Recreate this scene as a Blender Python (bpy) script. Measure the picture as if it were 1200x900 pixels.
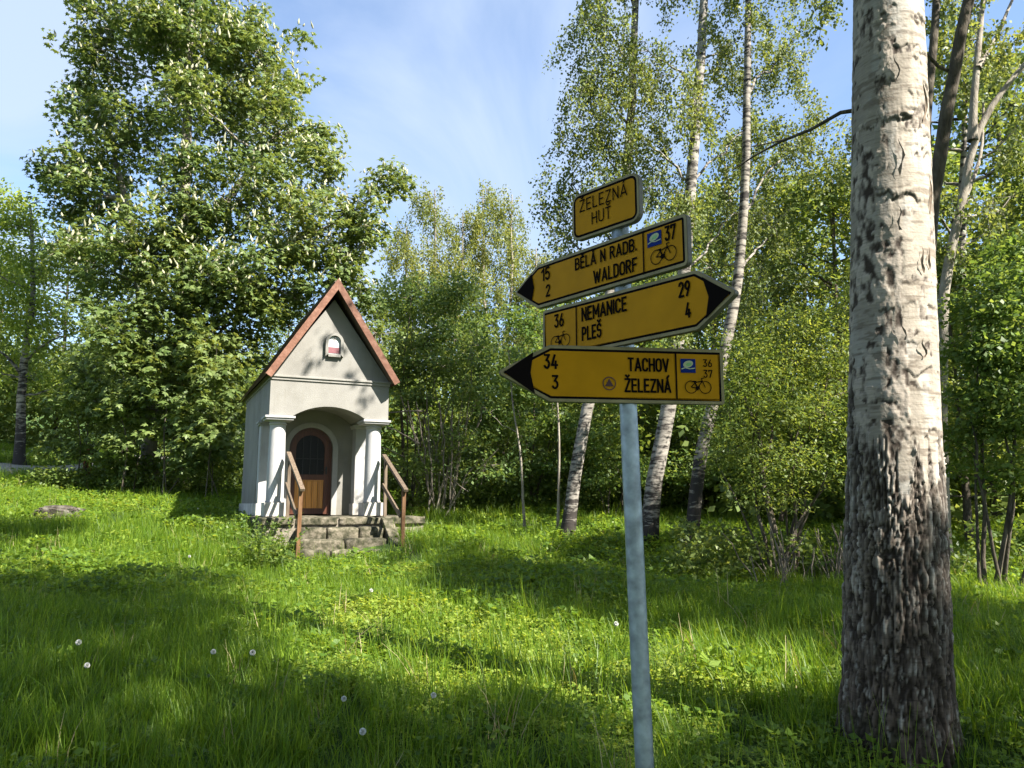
import bpy, math, random
import numpy as np
from mathutils import Vector, Matrix
from mathutils.geometry import tessellate_polygon

R = math.radians
scene = bpy.context.scene
for o in list(bpy.data.objects):
    bpy.data.objects.remove(o)
COL = scene.collection

# ------------------------------------------------------------------ camera, sky, sun, exposure
F, PITCH, EYE_Z = 903.0, R(8.75), 1.6            # focal length in pixels of a 1200 px wide frame
cam_d = bpy.data.cameras.new("camera")
cam_d.sensor_width = 36.0
cam_d.lens = 36.0 * F / 1200.0
cam_d.clip_start, cam_d.clip_end = 0.05, 3000.0
cam = bpy.data.objects.new("camera", cam_d)
COL.objects.link(cam)
cam.location = (0, 0, EYE_Z)
cam.rotation_euler = (R(90) + PITCH, 0, 0)
scene.camera = cam

SUN_AZ, SUN_EL = R(123), R(45)                   # azimuth clockwise from the viewing direction
SUN_DIR = Vector((math.sin(SUN_AZ) * math.cos(SUN_EL), math.cos(SUN_AZ) * math.cos(SUN_EL), math.sin(SUN_EL)))
sun_d = bpy.data.lights.new("sun", 'SUN')
sun_d.energy, sun_d.angle, sun_d.color = 5.0, R(0.55), (1.0, 0.94, 0.84)
sun = bpy.data.objects.new("sun", sun_d)
COL.objects.link(sun)
sun.rotation_euler = SUN_DIR.to_track_quat('Z', 'Y').to_euler()
sun.location = (20, -10, 30)

world = bpy.data.worlds.new("World")
scene.world = world
world.use_nodes = True
wn, wl = world.node_tree.nodes, world.node_tree.links
wn.clear()
w_out = wn.new('ShaderNodeOutputWorld')
w_bg = wn.new('ShaderNodeBackground')
w_bg.inputs['Strength'].default_value = 0.08
sky = wn.new('ShaderNodeTexSky')
sky.sky_type = 'NISHITA'
sky.sun_disc = False
sky.sun_elevation, sky.sun_rotation = SUN_EL, SUN_AZ
sky.air_density, sky.dust_density, sky.ozone_density = 1.0, 0.4, 2.2
tc = wn.new('ShaderNodeTexCoord')
sep = wn.new('ShaderNodeSeparateXYZ')
wl.new(tc.outputs['Generated'], sep.inputs[0])
zc = wn.new('ShaderNodeMath'); zc.operation = 'MAXIMUM'; zc.inputs[1].default_value = 0.06
wl.new(sep.outputs['Z'], zc.inputs[0])
dv = wn.new('ShaderNodeVectorMath'); dv.operation = 'DIVIDE'
cz = wn.new('ShaderNodeCombineXYZ')
for i in range(3):
    wl.new(zc.outputs[0], cz.inputs[i])
wl.new(tc.outputs['Generated'], dv.inputs[0]); wl.new(cz.outputs[0], dv.inputs[1])
mp = wn.new('ShaderNodeMapping')
mp.inputs['Rotation'].default_value = (0, 0, R(35)); mp.inputs['Scale'].default_value = (1.0, 0.36, 1.0)
wl.new(dv.outputs[0], mp.inputs[0])
cn = wn.new('ShaderNodeTexNoise'); cn.noise_dimensions = '2D'
cn.inputs['Scale'].default_value = 1.25; cn.inputs['Detail'].default_value = 9; cn.inputs['Roughness'].default_value = 0.52
cn.inputs['Distortion'].default_value = 0.5
wl.new(mp.outputs[0], cn.inputs['Vector'])
cr = wn.new('ShaderNodeValToRGB')
cr.color_ramp.elements[0].position, cr.color_ramp.elements[1].position = 0.42, 0.68
wl.new(cn.outputs[0], cr.inputs[0])
# thin high cloud: more of it towards the horizon
hz = wn.new('ShaderNodeMapRange'); hz.inputs[1].default_value = 0.75; hz.inputs[2].default_value = 0.2
hz.inputs[3].default_value = 0.0; hz.inputs[4].default_value = 0.16
wl.new(sep.outputs['Z'], hz.inputs[0])
ad = wn.new('ShaderNodeMath'); ad.operation = 'ADD'; ad.use_clamp = True
wl.new(cr.outputs[0], ad.inputs[0]); wl.new(hz.outputs[0], ad.inputs[1])
ml = wn.new('ShaderNodeMath'); ml.operation = 'MULTIPLY'; ml.inputs[1].default_value = 0.8
wl.new(ad.outputs[0], ml.inputs[0])
mx = wn.new('ShaderNodeMix'); mx.data_type = 'RGBA'
mx.inputs[7].default_value = (2.45, 2.95, 3.85, 1)
wl.new(ml.outputs[0], mx.inputs[0]); wl.new(sky.outputs[0], mx.inputs[6])
wl.new(mx.outputs[2], w_bg.inputs[0]); wl.new(w_bg.outputs[0], w_out.inputs[0])

scene.view_settings.view_transform = 'Standard'
scene.view_settings.look = 'None'
scene.view_settings.gamma = 1.0
scene.view_settings.use_curve_mapping = False
scene.view_settings.exposure = 1.92
scene.render.engine = 'CYCLES'
scene.cycles.max_bounces = 7
scene.cycles.diffuse_bounces = 4
scene.cycles.transmission_bounces = 5
scene.cycles.transparent_max_bounces = 6
scene.cycles.glossy_bounces = 3

# ------------------------------------------------------------------ helpers
rng = np.random.default_rng(11)


def ray(x, y):
    a, b = (x - 600) / F, (450 - y) / F
    c, s = math.cos(PITCH), math.sin(PITCH)
    return np.array([a, c - b * s, s + b * c])


def at(x, y, Y):
    """The place at distance Y (metres, along the viewing direction) seen at pixel x, y of the photograph."""
    r = ray(x, y)
    return np.array([0, 0, EYE_Z]) + r * (Y / r[1])


def px(n, Y):
    return n * Y / F


KN = np.array([(-400, 0.0), (-6, 0.0), (0, 0.0), (3, 0.12), (4.5, .31), (8, .37), (12.0, .45), (13.2, .52), (15, .9), (19, 1.3), (25, 1.75), (40, 2.6), (60, 7.5), (90, 14), (500, 40)])


def H(x, y):
    x, y = np.asarray(x, float), np.asarray(y, float)
    z = np.interp(y, KN[:, 0], KN[:, 1])
    z = (z + np.interp(y - .7, KN[:, 0], KN[:, 1]) + np.interp(y + .7, KN[:, 0], KN[:, 1])) / 3
    l = np.clip(-x - 3.5, 0, 30) * np.clip(y / 10, 0, 1.2)
    z = z + .038 * l + .09 * np.clip(-x - 9, 0, 3) / 3 * np.clip(np.minimum(y, 29) - 20, 0, 9)
    z = z + .04 * np.sin(x * .9 + 1.3) * np.sin(y * .7) + .03 * np.sin(x * 2.1 + y * 1.7)
    return z


def ground_hit(x, y, h=0.0):
    """Where the line of sight through a pixel comes within h of the ground."""
    r = ray(x, y)
    ts = np.linspace(2.5, 40, 4000)
    P = np.array([0, 0, EYE_Z])[None] + r[None] * ts[:, None]
    d = P[:, 2] - H(P[:, 0], P[:, 1]) - h
    k = int(np.argmax(d < 0))
    return P[k]


def hash3(ix, iy, iz, seed=0):
    n = (ix.astype(np.int64) * 73856093) ^ (iy.astype(np.int64) * 19349663) ^ (iz.astype(np.int64) * 83492791) ^ (seed * 2654435761)
    n = (n ^ (n >> 13)) * 1274126177 & 0xFFFFFFFF
    n = (n ^ (n >> 16)) * 2246822519 & 0xFFFFFFFF
    return ((n ^ (n >> 15)) & 0xFFFFFF) / float(0xFFFFFF)


def vnoise(x, y, z, seed=0):
    x, y, z = np.broadcast_arrays(np.asarray(x, float), np.asarray(y, float), np.asarray(z, float))
    ix, iy, iz = np.floor(x).astype(np.int64), np.floor(y).astype(np.int64), np.floor(z).astype(np.int64)
    fx, fy, fz = x - ix, y - iy, z - iz
    fx, fy, fz = [f * f * (3 - 2 * f) for f in (fx, fy, fz)]
    out = 0
    for a in (0, 1):
        for b in (0, 1):
            for c in (0, 1):
                w = (fx if a else 1 - fx) * (fy if b else 1 - fy) * (fz if c else 1 - fz)
                out = out + w * hash3(ix + a, iy + b, iz + c, seed)
    return out


def fbm(x, y, z, oct=4, seed=0):
    t, a, s = 0, .5, 0
    for i in range(oct):
        t = t + a * vnoise(x * 2 ** i, y * 2 ** i, z * 2 ** i, seed + i * 17)
        s += a
        a *= .5
    return t / s


def worley(u, v, period_u, seed=0):
    """F1 and F2 distances of a jittered cell pattern, wrapping every period_u cells in u."""
    iu, iv = np.floor(u).astype(np.int64), np.floor(v).astype(np.int64)
    f1 = np.full(u.shape, 9.0); f2 = np.full(u.shape, 9.0); cid = np.zeros(u.shape)
    for du in (-1, 0, 1):
        for dv_ in (-1, 0, 1):
            cu, cv = iu + du, iv + dv_
            w = np.mod(cu, period_u)
            jx, jy = hash3(w, cv, cv * 0, seed), hash3(w, cv, cv * 0 + 1, seed + 5)
            d = np.hypot(cu + jx - u, cv + jy - v)
            idd = hash3(w, cv, cv * 0 + 2, seed + 9)
            near = d < f1
            f2 = np.where(near, f1, np.minimum(f2, d))
            cid = np.where(near, idd, cid)
            f1 = np.where(near, d, f1)
    return f1, f2, cid


# ---- meshes
def mesh_np(name, V, quads=None, tris=None, smooth=False):
    V = np.asarray(V, np.float32)
    me = bpy.data.meshes.new(name)
    nq = 0 if quads is None else len(quads)
    nt = 0 if tris is None else len(tris)
    loops = []
    if nq: loops.append(np.asarray(quads, np.int32).ravel())
    if nt: loops.append(np.asarray(tris, np.int32).ravel())
    loops = np.concatenate(loops)
    me.vertices.add(len(V)); me.vertices.foreach_set('co', V.ravel())
    me.loops.add(len(loops)); me.loops.foreach_set('vertex_index', loops)
    me.polygons.add(nq + nt)
    st = np.concatenate([np.arange(nq) * 4, nq * 4 + np.arange(nt) * 3]).astype(np.int32)
    me.polygons.foreach_set('loop_start', st)
    if smooth:
        me.polygons.foreach_set('use_smooth', np.ones(nq + nt, bool))
    me.update(calc_edges=True)
    return me


def link(name, me, mat=None, parent=None, loc=None, rot=None):
    o = bpy.data.objects.new(name, me)
    COL.objects.link(o)
    if mat is not None:
        for m in (mat if isinstance(mat, (list, tuple)) else [mat]):
            me.materials.append(m)
    if parent is not None: o.parent = parent
    if loc is not None: o.location = [float(c) for c in loc]
    if rot is not None: o.rotation_euler = rot
    return o


def tag(o, label=None, cat=None, group=None, kind=None):
    if label: o['label'] = label
    if cat: o['category'] = cat
    if group: o['group'] = group
    if kind: o['kind'] = kind
    return o


def empty(name, loc, rz=0.0):
    o = bpy.data.objects.new(name, None)
    COL.objects.link(o)
    o.empty_display_size = .2
    o.location = [float(c) for c in loc]
    o.rotation_euler = (0, 0, rz)
    return o


def copy_tree(o, parent=None):
    c = o.copy(); COL.objects.link(c)
    if parent is not None: c.parent = parent
    for ch in o.children:
        copy_tree(ch, c)
    return c


class MB:
    """Collects shapes into one mesh."""
    def __init__(s):
        s.v, s.f = [], []

    def add(s, vs, fs):
        b = len(s.v)
        s.v += [tuple(v) for v in vs]
        s.f += [tuple(i + b for i in f) for f in fs]
        return s

    def box(s, x0, x1, y0, y1, z0, z1, jit=0.0, rnd=None):
        vs = [(x, y, z) for z in (z0, z1) for y in (y0, y1) for x in (x0, x1)]
        if jit:
            vs = [tuple(c + rnd.uniform(-jit, jit) for c in v) for v in vs]
        return s.add(vs, [(0, 2, 3, 1), (4, 5, 7, 6), (0, 1, 5, 4), (2, 6, 7, 3), (0, 4, 6, 2), (1, 3, 7, 5)])

    def prism(s, poly, y0, y1):
        """poly: (x, z) outline extruded from y0 to y1."""
        n = len(poly)
        vs = [(x, y0, z) for x, z in poly] + [(x, y1, z) for x, z in poly]
        tri = tessellate_polygon([[Vector((x, z, 0)) for x, z in poly]])
        fs = [tuple(t) for t in tri] + [tuple(i + n for i in t[::-1]) for t in tri]
        fs += [(i, (i + 1) % n, (i + 1) % n + n, i + n) for i in range(n)]
        return s.add(vs, fs)

    def lathe(s, prof, cx, cy, k=24):
        b = [(cx + r * math.cos(2 * math.pi * i / k), cy + r * math.sin(2 * math.pi * i / k), z) for r, z in prof for i in range(k)]
        fs = [(j * k + i, j * k + (i + 1) % k, (j + 1) * k + (i + 1) % k, (j + 1) * k + i) for j in range(len(prof) - 1) for i in range(k)]
        fs += [tuple(range(k))[::-1], tuple((len(prof) - 1) * k + i for i in range(k))]
        return s.add(b, fs)

    def bar(s, p, q, w, h):
        p, q = Vector(p), Vector(q)
        d = (q - p).normalized()
        a = d.cross(Vector((0, 0, 1)))
        if a.length < 1e-3: a = Vector((1, 0, 0))
        a.normalize(); b = a.cross(d)
        vs = [c + a * (w / 2 * i) + b * (h / 2 * j) for c in (p, q) for i, j in ((-1, -1), (1, -1), (1, 1), (-1, 1))]
        return s.add(vs, [(0, 1, 2, 3), (7, 6, 5, 4), (0, 4, 5, 1), (1, 5, 6, 2), (2, 6, 7, 3), (3, 7, 4, 0)])

    def build(s, name, mat, parent=None, loc=None, rot=None, bevel=0.0, smooth=False):
        import bmesh
        me = bpy.data.meshes.new(name)
        me.from_pydata([tuple(map(float, v)) for v in s.v], [], s.f)
        bm = bmesh.new(); bm.from_mesh(me)
        bmesh.ops.recalc_face_normals(bm, faces=bm.faces)
        if bevel:
            ed = [e for e in bm.edges if len(e.link_faces) == 2 and e.calc_face_angle(0) > .5]
            bmesh.ops.bevel(bm, geom=ed, offset=bevel, segments=2, affect='EDGES', profile=.6)
        bm.to_mesh(me); bm.free()
        if smooth:
            for p in me.polygons: p.use_smooth = True
        return link(name, me, mat, parent, loc, rot)


def tube_arrays(pts, rad, k=6):
    pts, rad = np.asarray(pts, float), np.asarray(rad, float)
    n = len(pts)
    t = np.gradient(pts, axis=0)
    t /= np.linalg.norm(t, axis=1)[:, None] + 1e-9
    ref = np.where(np.abs(t[:, 2:3]) > .9, np.array([[1., 0, 0]]), np.array([[0, 0, 1.]]))
    if np.abs(t[:, 2]).mean() > .6:
        ref = np.tile(np.array([[1., 0.05, 0]]), (n, 1))
    else:
        ref = np.tile(np.array([[0.05, 0, 1.]]), (n, 1))
    a = np.cross(t, ref); a /= np.linalg.norm(a, axis=1)[:, None] + 1e-9
    b = np.cross(t, a)
    th = np.arange(k) * 2 * math.pi / k
    V = pts[:, None] + rad[:, None, None] * (a[:, None] * np.cos(th)[None, :, None] + b[:, None] * np.sin(th)[None, :, None])
    i = np.arange(n - 1)[:, None] * k; j = np.arange(k)[None]
    j2 = (j + 1) % k
    Q = np.stack([i + j, i + j2, i + k + j2, i + k + j], -1).reshape(-1, 4)
    return V.reshape(-1, 3), Q


class Tubes:
    def __init__(s): s.V, s.Q, s.n = [], [], 0

    def add(s, pts, rad, k=6):
        V, Q = tube_arrays(pts, rad, k)
        s.V.append(V); s.Q.append(Q + s.n); s.n += len(V)

    def mesh(s, name):
        return mesh_np(name, np.concatenate(s.V), np.concatenate(s.Q), smooth=True)


def curve_pts(p0, p1, n=7, sag=0.0, wob=0.05, rg=rng):
    p0, p1 = np.asarray(p0, float), np.asarray(p1, float)
    t = np.linspace(0, 1, n)[:, None]
    P = p0 + (p1 - p0) * t
    L = np.linalg.norm(p1 - p0)
    P[:, 2] += sag * L * (t[:, 0] * (1 - t[:, 0])) * 4
    w = rg.normal(0, wob * L, (n, 3)) * np.sqrt(t * (1 - t)) * 1.2
    return P + w


def unit(v): return v / (np.linalg.norm(v, axis=-1, keepdims=True) + 1e-9)


def leaf_quads(P, D, N, L, W, fold=.12):
    """One folded diamond leaf per point: base P, direction D, face N."""
    D = unit(D); S = unit(np.cross(N, D)); N2 = np.cross(D, S)
    L, W = np.broadcast_to(L, (len(P),))[:, None], np.broadcast_to(W, (len(P),))[:, None]
    m = P + D * L * .42 - N2 * fold * W
    V = np.stack([P, m + S * W * .5, P + D * L, m - S * W * .5], 1)
    return V.reshape(-1, 3)


def quads_of(nv): return np.arange(nv).reshape(-1, 4)


def cluster_leaves(C, rad, n, flat, L, W, rg, up=.9, droop=.25, spread=.75):
    """n leaves round each cluster centre; returns leaf quads."""
    m = len(C)
    rad = np.broadcast_to(rad, (m,))
    d = rg.normal(size=(m, n, 3)); d = unit(d) * rg.random((m, n, 1)) ** .45
    off = d * rad[:, None, None]; off[..., 2] *= flat
    off[..., 2] -= droop * np.hypot(off[..., 0], off[..., 1]) ** 2 / (rad[:, None] + 1e-6)
    P = (C[:, None] + off).reshape(-1, 3)
    out = unit(off.reshape(-1, 3) + 1e-6)
    D = unit(out * [1, 1, .4] + rg.normal(0, spread, P.shape) + [0, 0, -droop])
    N = unit(rg.normal(0, .5, P.shape) + [0, 0, up] + out * .35)
    s = rg.uniform(.65, 1.2, len(P))
    return leaf_quads(P, D, N, L * s, W * s)


def palm_leaves(C, rad, n, flat, L, W, rg, k=5):
    """Hand-shaped leaves: k leaflets radiating from each leaf stalk's end."""
    m = len(C)
    rad = np.broadcast_to(rad, (m,))
    d = unit(rg.normal(size=(m, n, 3))) * rg.random((m, n, 1)) ** .4
    off = d * rad[:, None, None]; off[..., 2] *= flat
    off[..., 2] -= .22 * np.hypot(off[..., 0], off[..., 1]) ** 2 / rad[:, None]
    P = (C[:, None] + off).reshape(-1, 3)
    out = unit(off.reshape(-1, 3) * [1, 1, .3])
    N = unit(rg.normal(0, .38, P.shape) + [0, 0, .9] + out * .45)
    A = unit(out + rg.normal(0, .4, P.shape)); A = unit(A - N * (A * N).sum(1, keepdims=True))
    B = np.cross(N, A)
    vs = []
    s = rg.uniform(.7, 1.2, len(P))
    for i in range(k):
        a = (i - (k - 1) / 2) * R(52)
        D = unit(A * math.cos(a) + B * math.sin(a) - N * rg.uniform(.15, .5, (len(P), 1)))
        f = 1 - .12 * abs(i - (k - 1) / 2)
        vs.append(leaf_quads(P, D, N, L * s * f, W * s * f, .1).reshape(-1, 4, 3))
    return np.concatenate(vs).reshape(-1, 3)


def in_blob(c, r, n, rg, shell=.45, low=-1.0):
    d = unit(rg.normal(size=(n * 2, 3))) * rg.random((n * 2, 1)) ** shell
    d = d[d[:, 2] > low][:n]
    return np.asarray(c) + d * np.asarray(r)


# ------------------------------------------------------------------ materials
def mat_new(name):
    m = bpy.data.materials.new(name); m.use_nodes = True
    nt = m.node_tree; nt.nodes.clear()
    out = nt.nodes.new('ShaderNodeOutputMaterial')
    return m, nt.nodes, nt.links, out


def ramp(nodes, stops):
    r = nodes.new('ShaderNodeValToRGB')
    e = r.color_ramp.elements
    while len(e) < len(stops): e.new(.5)
    for i, (p, c) in enumerate(stops):
        e[i].position = p; e[i].color = (*c, 1) if len(c) == 3 else c
    return r


def leaf_mat(name, dark, mid, light, trans=.4, tcol=1.6, patch=.5, rough=.5, spec=.35):
    m, n, l, out = mat_new(name)
    geo = n.new('ShaderNodeNewGeometry')
    rp = ramp(n, [(0, dark), (.5, mid), (1, light)])
    l.new(geo.outputs['Random Per Island'], rp.inputs[0])
    tcn = n.new('ShaderNodeTexCoord')
    ns = n.new('ShaderNodeTexNoise'); ns.inputs['Scale'].default_value = patch; ns.inputs['Detail'].default_value = 3
    l.new(tcn.outputs['Object'], ns.inputs['Vector'])
    hs = n.new('ShaderNodeHueSaturation')
    mr = n.new('ShaderNodeMapRange'); mr.inputs[1].default_value = .3; mr.inputs[2].default_value = .7
    mr.inputs[3].default_value = .485; mr.inputs[4].default_value = .515
    l.new(ns.outputs[0], mr.inputs[0]); l.new(mr.outputs[0], hs.inputs['Hue'])
    mr2 = n.new('ShaderNodeMapRange'); mr2.inputs[1].default_value = .3; mr2.inputs[2].default_value = .7
    mr2.inputs[3].default_value = 1.2; mr2.inputs[4].default_value = .8
    l.new(ns.outputs[0], mr2.inputs[0]); l.new(mr2.outputs[0], hs.inputs['Value'])
    l.new(rp.outputs[0], hs.inputs['Color'])
    b = n.new('ShaderNodeBsdfPrincipled')
    b.inputs['Roughness'].default_value = rough
    b.inputs['Specular IOR Level'].default_value = spec
    l.new(hs.outputs[0], b.inputs['Base Color'])
    t = n.new('ShaderNodeBsdfTranslucent')
    tm = n.new('ShaderNodeMix'); tm.data_type = 'RGBA'; tm.blend_type = 'MULTIPLY'
    tm.inputs[0].default_value = 1
    tm.inputs[7].default_value = (tcol * 1.2, tcol, tcol * .6, 1)
    l.new(hs.outputs[0], tm.inputs[6]); l.new(tm.outputs[2], t.inputs['Color'])
    ms = n.new('ShaderNodeMixShader'); ms.inputs[0].default_value = trans
    l.new(b.outputs[0], ms.inputs[1]); l.new(t.outputs[0], ms.inputs[2])
    l.new(ms.outputs[0], out.inputs[0])
    return m


def stone_mat(name, stops, scale=6, bump=.4, rough=.9, fine=40, stretch=(1, 1, 1), stain=None):
    m, n, l, out = mat_new(name)
    b = n.new('ShaderNodeBsdfPrincipled'); b.inputs['Roughness'].default_value = rough
    b.inputs['Specular IOR Level'].default_value = .2
    tcn = n.new('ShaderNodeTexCoord')
    mpn = n.new('ShaderNodeMapping'); mpn.inputs['Scale'].default_value = stretch
    l.new(tcn.outputs['Object'], mpn.inputs[0])
    ns = n.new('ShaderNodeTexNoise'); ns.inputs['Scale'].default_value = scale; ns.inputs['Detail'].default_value = 8
    ns.inputs['Roughness'].default_value = .62
    l.new(mpn.outputs[0], ns.inputs['Vector'])
    rp = ramp(n, stops); l.new(ns.outputs[0], rp.inputs[0])
    oi = n.new('ShaderNodeObjectInfo')
    hs = n.new('ShaderNodeHueSaturation')
    mr = n.new('ShaderNodeMapRange'); mr.inputs[3].default_value = .82; mr.inputs[4].default_value = 1.14
    l.new(oi.outputs['Random'], mr.inputs[0]); l.new(mr.outputs[0], hs.inputs['Value'])
    l.new(rp.outputs[0], hs.inputs['Color'])
    if stain:
        # rain streaks, damp patches and splashed soil near the ground
        sp = n.new('ShaderNodeSeparateXYZ'); l.new(tcn.outputs['Object'], sp.inputs[0])
        mz = n.new('ShaderNodeMapRange'); mz.inputs[1].default_value = .75; mz.inputs[2].default_value = .05; mz.inputs[3].default_value = 0; mz.inputs[4].default_value = .30
        l.new(sp.outputs['Z'], mz.inputs[0])
        ms_ = n.new('ShaderNodeMapping'); ms_.inputs['Scale'].default_value = (6, 6, .9); l.new(tcn.outputs['Object'], ms_.inputs[0])
        nz = n.new('ShaderNodeTexNoise'); nz.inputs['Scale'].default_value = 1.3; nz.inputs['Detail'].default_value = 8; nz.inputs['Roughness'].default_value = .68
        l.new(ms_.outputs[0], nz.inputs['Vector'])
        ad_ = n.new('ShaderNodeMath'); ad_.operation = 'ADD'; l.new(nz.outputs[0], ad_.inputs[0]); l.new(mz.outputs[0], ad_.inputs[1])
        mf = n.new('ShaderNodeMapRange'); mf.inputs[1].default_value = .56; mf.inputs[2].default_value = .84; mf.inputs[4].default_value = .75
        l.new(ad_.outputs[0], mf.inputs[0])
        mxs = n.new('ShaderNodeMix'); mxs.data_type = 'RGBA'; mxs.inputs[7].default_value = (*stain, 1)
        l.new(mf.outputs[0], mxs.inputs[0]); l.new(hs.outputs[0], mxs.inputs[6]); l.new(mxs.outputs[2], b.inputs['Base Color'])
    else:
        l.new(hs.outputs[0], b.inputs['Base Color'])
    nf = n.new('ShaderNodeTexNoise'); nf.inputs['Scale'].default_value = fine; nf.inputs['Detail'].default_value = 5
    l.new(mpn.outputs[0], nf.inputs['Vector'])
    bp = n.new('ShaderNodeBump'); bp.inputs['Strength'].default_value = bump; bp.inputs['Distance'].default_value = .02
    l.new(nf.outputs[0], bp.inputs['Height']); l.new(bp.outputs[0], b.inputs['Normal'])
    l.new(b.outputs[0], out.inputs[0])
    return m


def wood_mat(name, stops, scale=(14, 14, 1.2), rough=.7, bump=.3, spec=.3):
    m = stone_mat(name, stops, 2.2, bump, rough, 9, scale)
    for nd in m.node_tree.nodes:
        if nd.type == 'BSDF_PRINCIPLED': nd.inputs['Specular IOR Level'].default_value = spec
    return m


def plain_mat(name, col, rough=.5, spec=.4, metal=0.0, var=.0, scale=8):
    m, n, l, out = mat_new(name)
    b = n.new('ShaderNodeBsdfPrincipled')
    b.inputs['Roughness'].default_value = rough; b.inputs['Specular IOR Level'].default_value = spec
    b.inputs['Metallic'].default_value = metal
    tcn = n.new('ShaderNodeTexCoord')
    ns = n.new('ShaderNodeTexNoise'); ns.inputs['Scale'].default_value = scale; ns.inputs['Detail'].default_value = 7
    l.new(tcn.outputs['Object'], ns.inputs['Vector'])
    lo = tuple(c * (1 - var) for c in col); hi = tuple(min(1, c * (1 + var)) for c in col)
    rp = ramp(n, [(.3, lo), (.7, hi)])
    l.new(ns.outputs[0], rp.inputs[0]); l.new(rp.outputs[0], b.inputs['Base Color'])
    l.new(b.outputs[0], out.inputs[0])
    return m


def birch_mat(name, white=(.55, .52, .46), dark=(.035, .03, .027), base_h=1.2, dark_amt=.47):
    m, n, l, out = mat_new(name)
    b = n.new('ShaderNodeBsdfPrincipled'); b.inputs['Roughness'].default_value = .75
    b.inputs['Specular IOR Level'].default_value = .2
    tcn = n.new('ShaderNodeTexCoord')
    m1 = n.new('ShaderNodeMapping'); m1.inputs['Scale'].default_value = (2.2, 2.2, 9)
    l.new(tcn.outputs['Object'], m1.inputs[0])
    n1 = n.new('ShaderNodeTexNoise'); n1.inputs['Scale'].default_value = 1.6; n1.inputs['Detail'].default_value = 6; n1.inputs['Roughness'].default_value = .65
    l.new(m1.outputs[0], n1.inputs['Vector'])
    sp = n.new('ShaderNodeSeparateXYZ'); l.new(tcn.outputs['Object'], sp.inputs[0])
    mr = n.new('ShaderNodeMapRange'); mr.inputs[1].default_value = base_h; mr.inputs[2].default_value = 0
    mr.inputs[3].default_value = 0; mr.inputs[4].default_value = .22
    l.new(sp.outputs['Z'], mr.inputs[0])
    ad2 = n.new('ShaderNodeMath'); ad2.operation = 'ADD'
    l.new(n1.outputs[0], ad2.inputs[0]); l.new(mr.outputs[0], ad2.inputs[1])
    grey = tuple(c * .6 for c in white)
    rp = ramp(n, [(dark_amt - .06, white), (dark_amt + .06, grey), (dark_amt + .12, dark)])
    l.new(ad2.outputs[0], rp.inputs[0]); l.new(rp.outputs[0], b.inputs['Base Color'])
    bp = n.new('ShaderNodeBump'); bp.inputs['Strength'].default_value = .5; bp.inputs['Distance'].default_value = .02
    bp.invert = True
    l.new(ad2.outputs[0], bp.inputs['Height']); l.new(bp.outputs[0], b.inputs['Normal'])
    l.new(b.outputs[0], out.inputs[0])
    return m


M = {}
M['chestnut'] = leaf_mat('chestnut leaf', (.068, .11, .028), (.112, .165, .042), (.175, .23, .075), .42, 1.6, .35)
M['blossom'] = plain_mat('blossom', (.34, .335, .22), .9, .05, var=.35, scale=3)
M['birch_leaf'] = leaf_mat('birch leaf', (.075, .11, .03), (.12, .165, .042), (.17, .215, .065), .46, 1.6, .5)
M['pale_leaf'] = leaf_mat('pale spring leaf', (.12, .155, .04), (.165, .20, .05), (.22, .245, .07), .48, 1.6, .3)
M['bright_leaf'] = leaf_mat('bright leaf', (.11, .17, .025), (.165, .235, .034), (.225, .29, .055), .48, 1.7, .8)
M['shrub_leaf'] = leaf_mat('shrub leaf', (.06, .112, .024), (.098, .165, .034), (.155, .22, .055), .45, 1.65, .7)
M['hazel_leaf'] = leaf_mat('hazel leaf', (.075, .13, .032), (.12, .185, .045), (.175, .24, .07), .45, 1.65, .6)
M['olive_leaf'] = leaf_mat('willow leaf', (.08, .13, .024), (.125, .18, .034), (.185, .235, .055), .48, 1.65, 1.2)
M['wood_leaf'] = leaf_mat('woodland leaf', (.07, .115, .026), (.11, .165, .036), (.165, .22, .058), .45, 1.65, .25)
M['grass'] = leaf_mat('grass', (.056, .122, .010), (.10, .188, .015), (.168, .255, .026), .5, 1.9, .6, .45, .3)
M['weed'] = leaf_mat('meadow weed', (.064, .128, .014), (.11, .192, .02), (.178, .262, .034), .47, 1.8, .6)
M['pale_weed'] = leaf_mat('pale ground cover', (.13, .195, .022), (.19, .265, .034), (.25, .32, .055), .46, 1.7, .6)  # light green plants, used partly to brighten the sunlit patch
M['straw'] = leaf_mat('dry grass', (0.250, 0.200, 0.100), (0.340, 0.280, 0.150), (0.450, 0.380, 0.220), .3, 1.1, .6)
M['bark'] = stone_mat('grey brown bark', [(.3, (.045, .036, .028)), (.55, (.10, .085, .065)), (.75, (.17, .15, .12))], 5, .8, .95, 18, (3, 3, .8))
M['pale_bark'] = stone_mat('pale grey bark', [(.3, (.12, .10, .08)), (.5, (.25, .22, .18)), (.75, (.36, .33, .28))], 4, .6, .95, 16, (3, 3, 1))
M['dead_wood'] = stone_mat('dead twig', [(.3, (.10, .085, .065)), (.7, (.22, .19, .155))], 4, .3, .95, 16)
M['birch'] = birch_mat('birch bark', (.31, .285, .25), dark_amt=.455)
M['birch_dark'] = birch_mat('darker birch bark', (.30, .27, .23), base_h=2.0, dark_amt=.44)
M['plaster'] = stone_mat('plaster', [(.25, (.20, .192, .175)), (.5, (.25, .242, .222)), (.75, (.295, .286, .264))], 1.6, .3, .95, 60, stain=(.16, .145, .11))
M['white_plaster'] = stone_mat('white plaster', [(.25, (.295, .29, .29)), (.5, (.36, .355, .355)), (.75, (.405, .40, .40))], 2.2, .25, .9, 60, stain=(.25, .235, .20))
M['plinth'] = stone_mat('plinth plaster', [(.25, (.26, .24, .22)), (.5, (.40, .38, .35)), (.75, (.52, .50, .47))], 4, .3, .95, 50)
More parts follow.
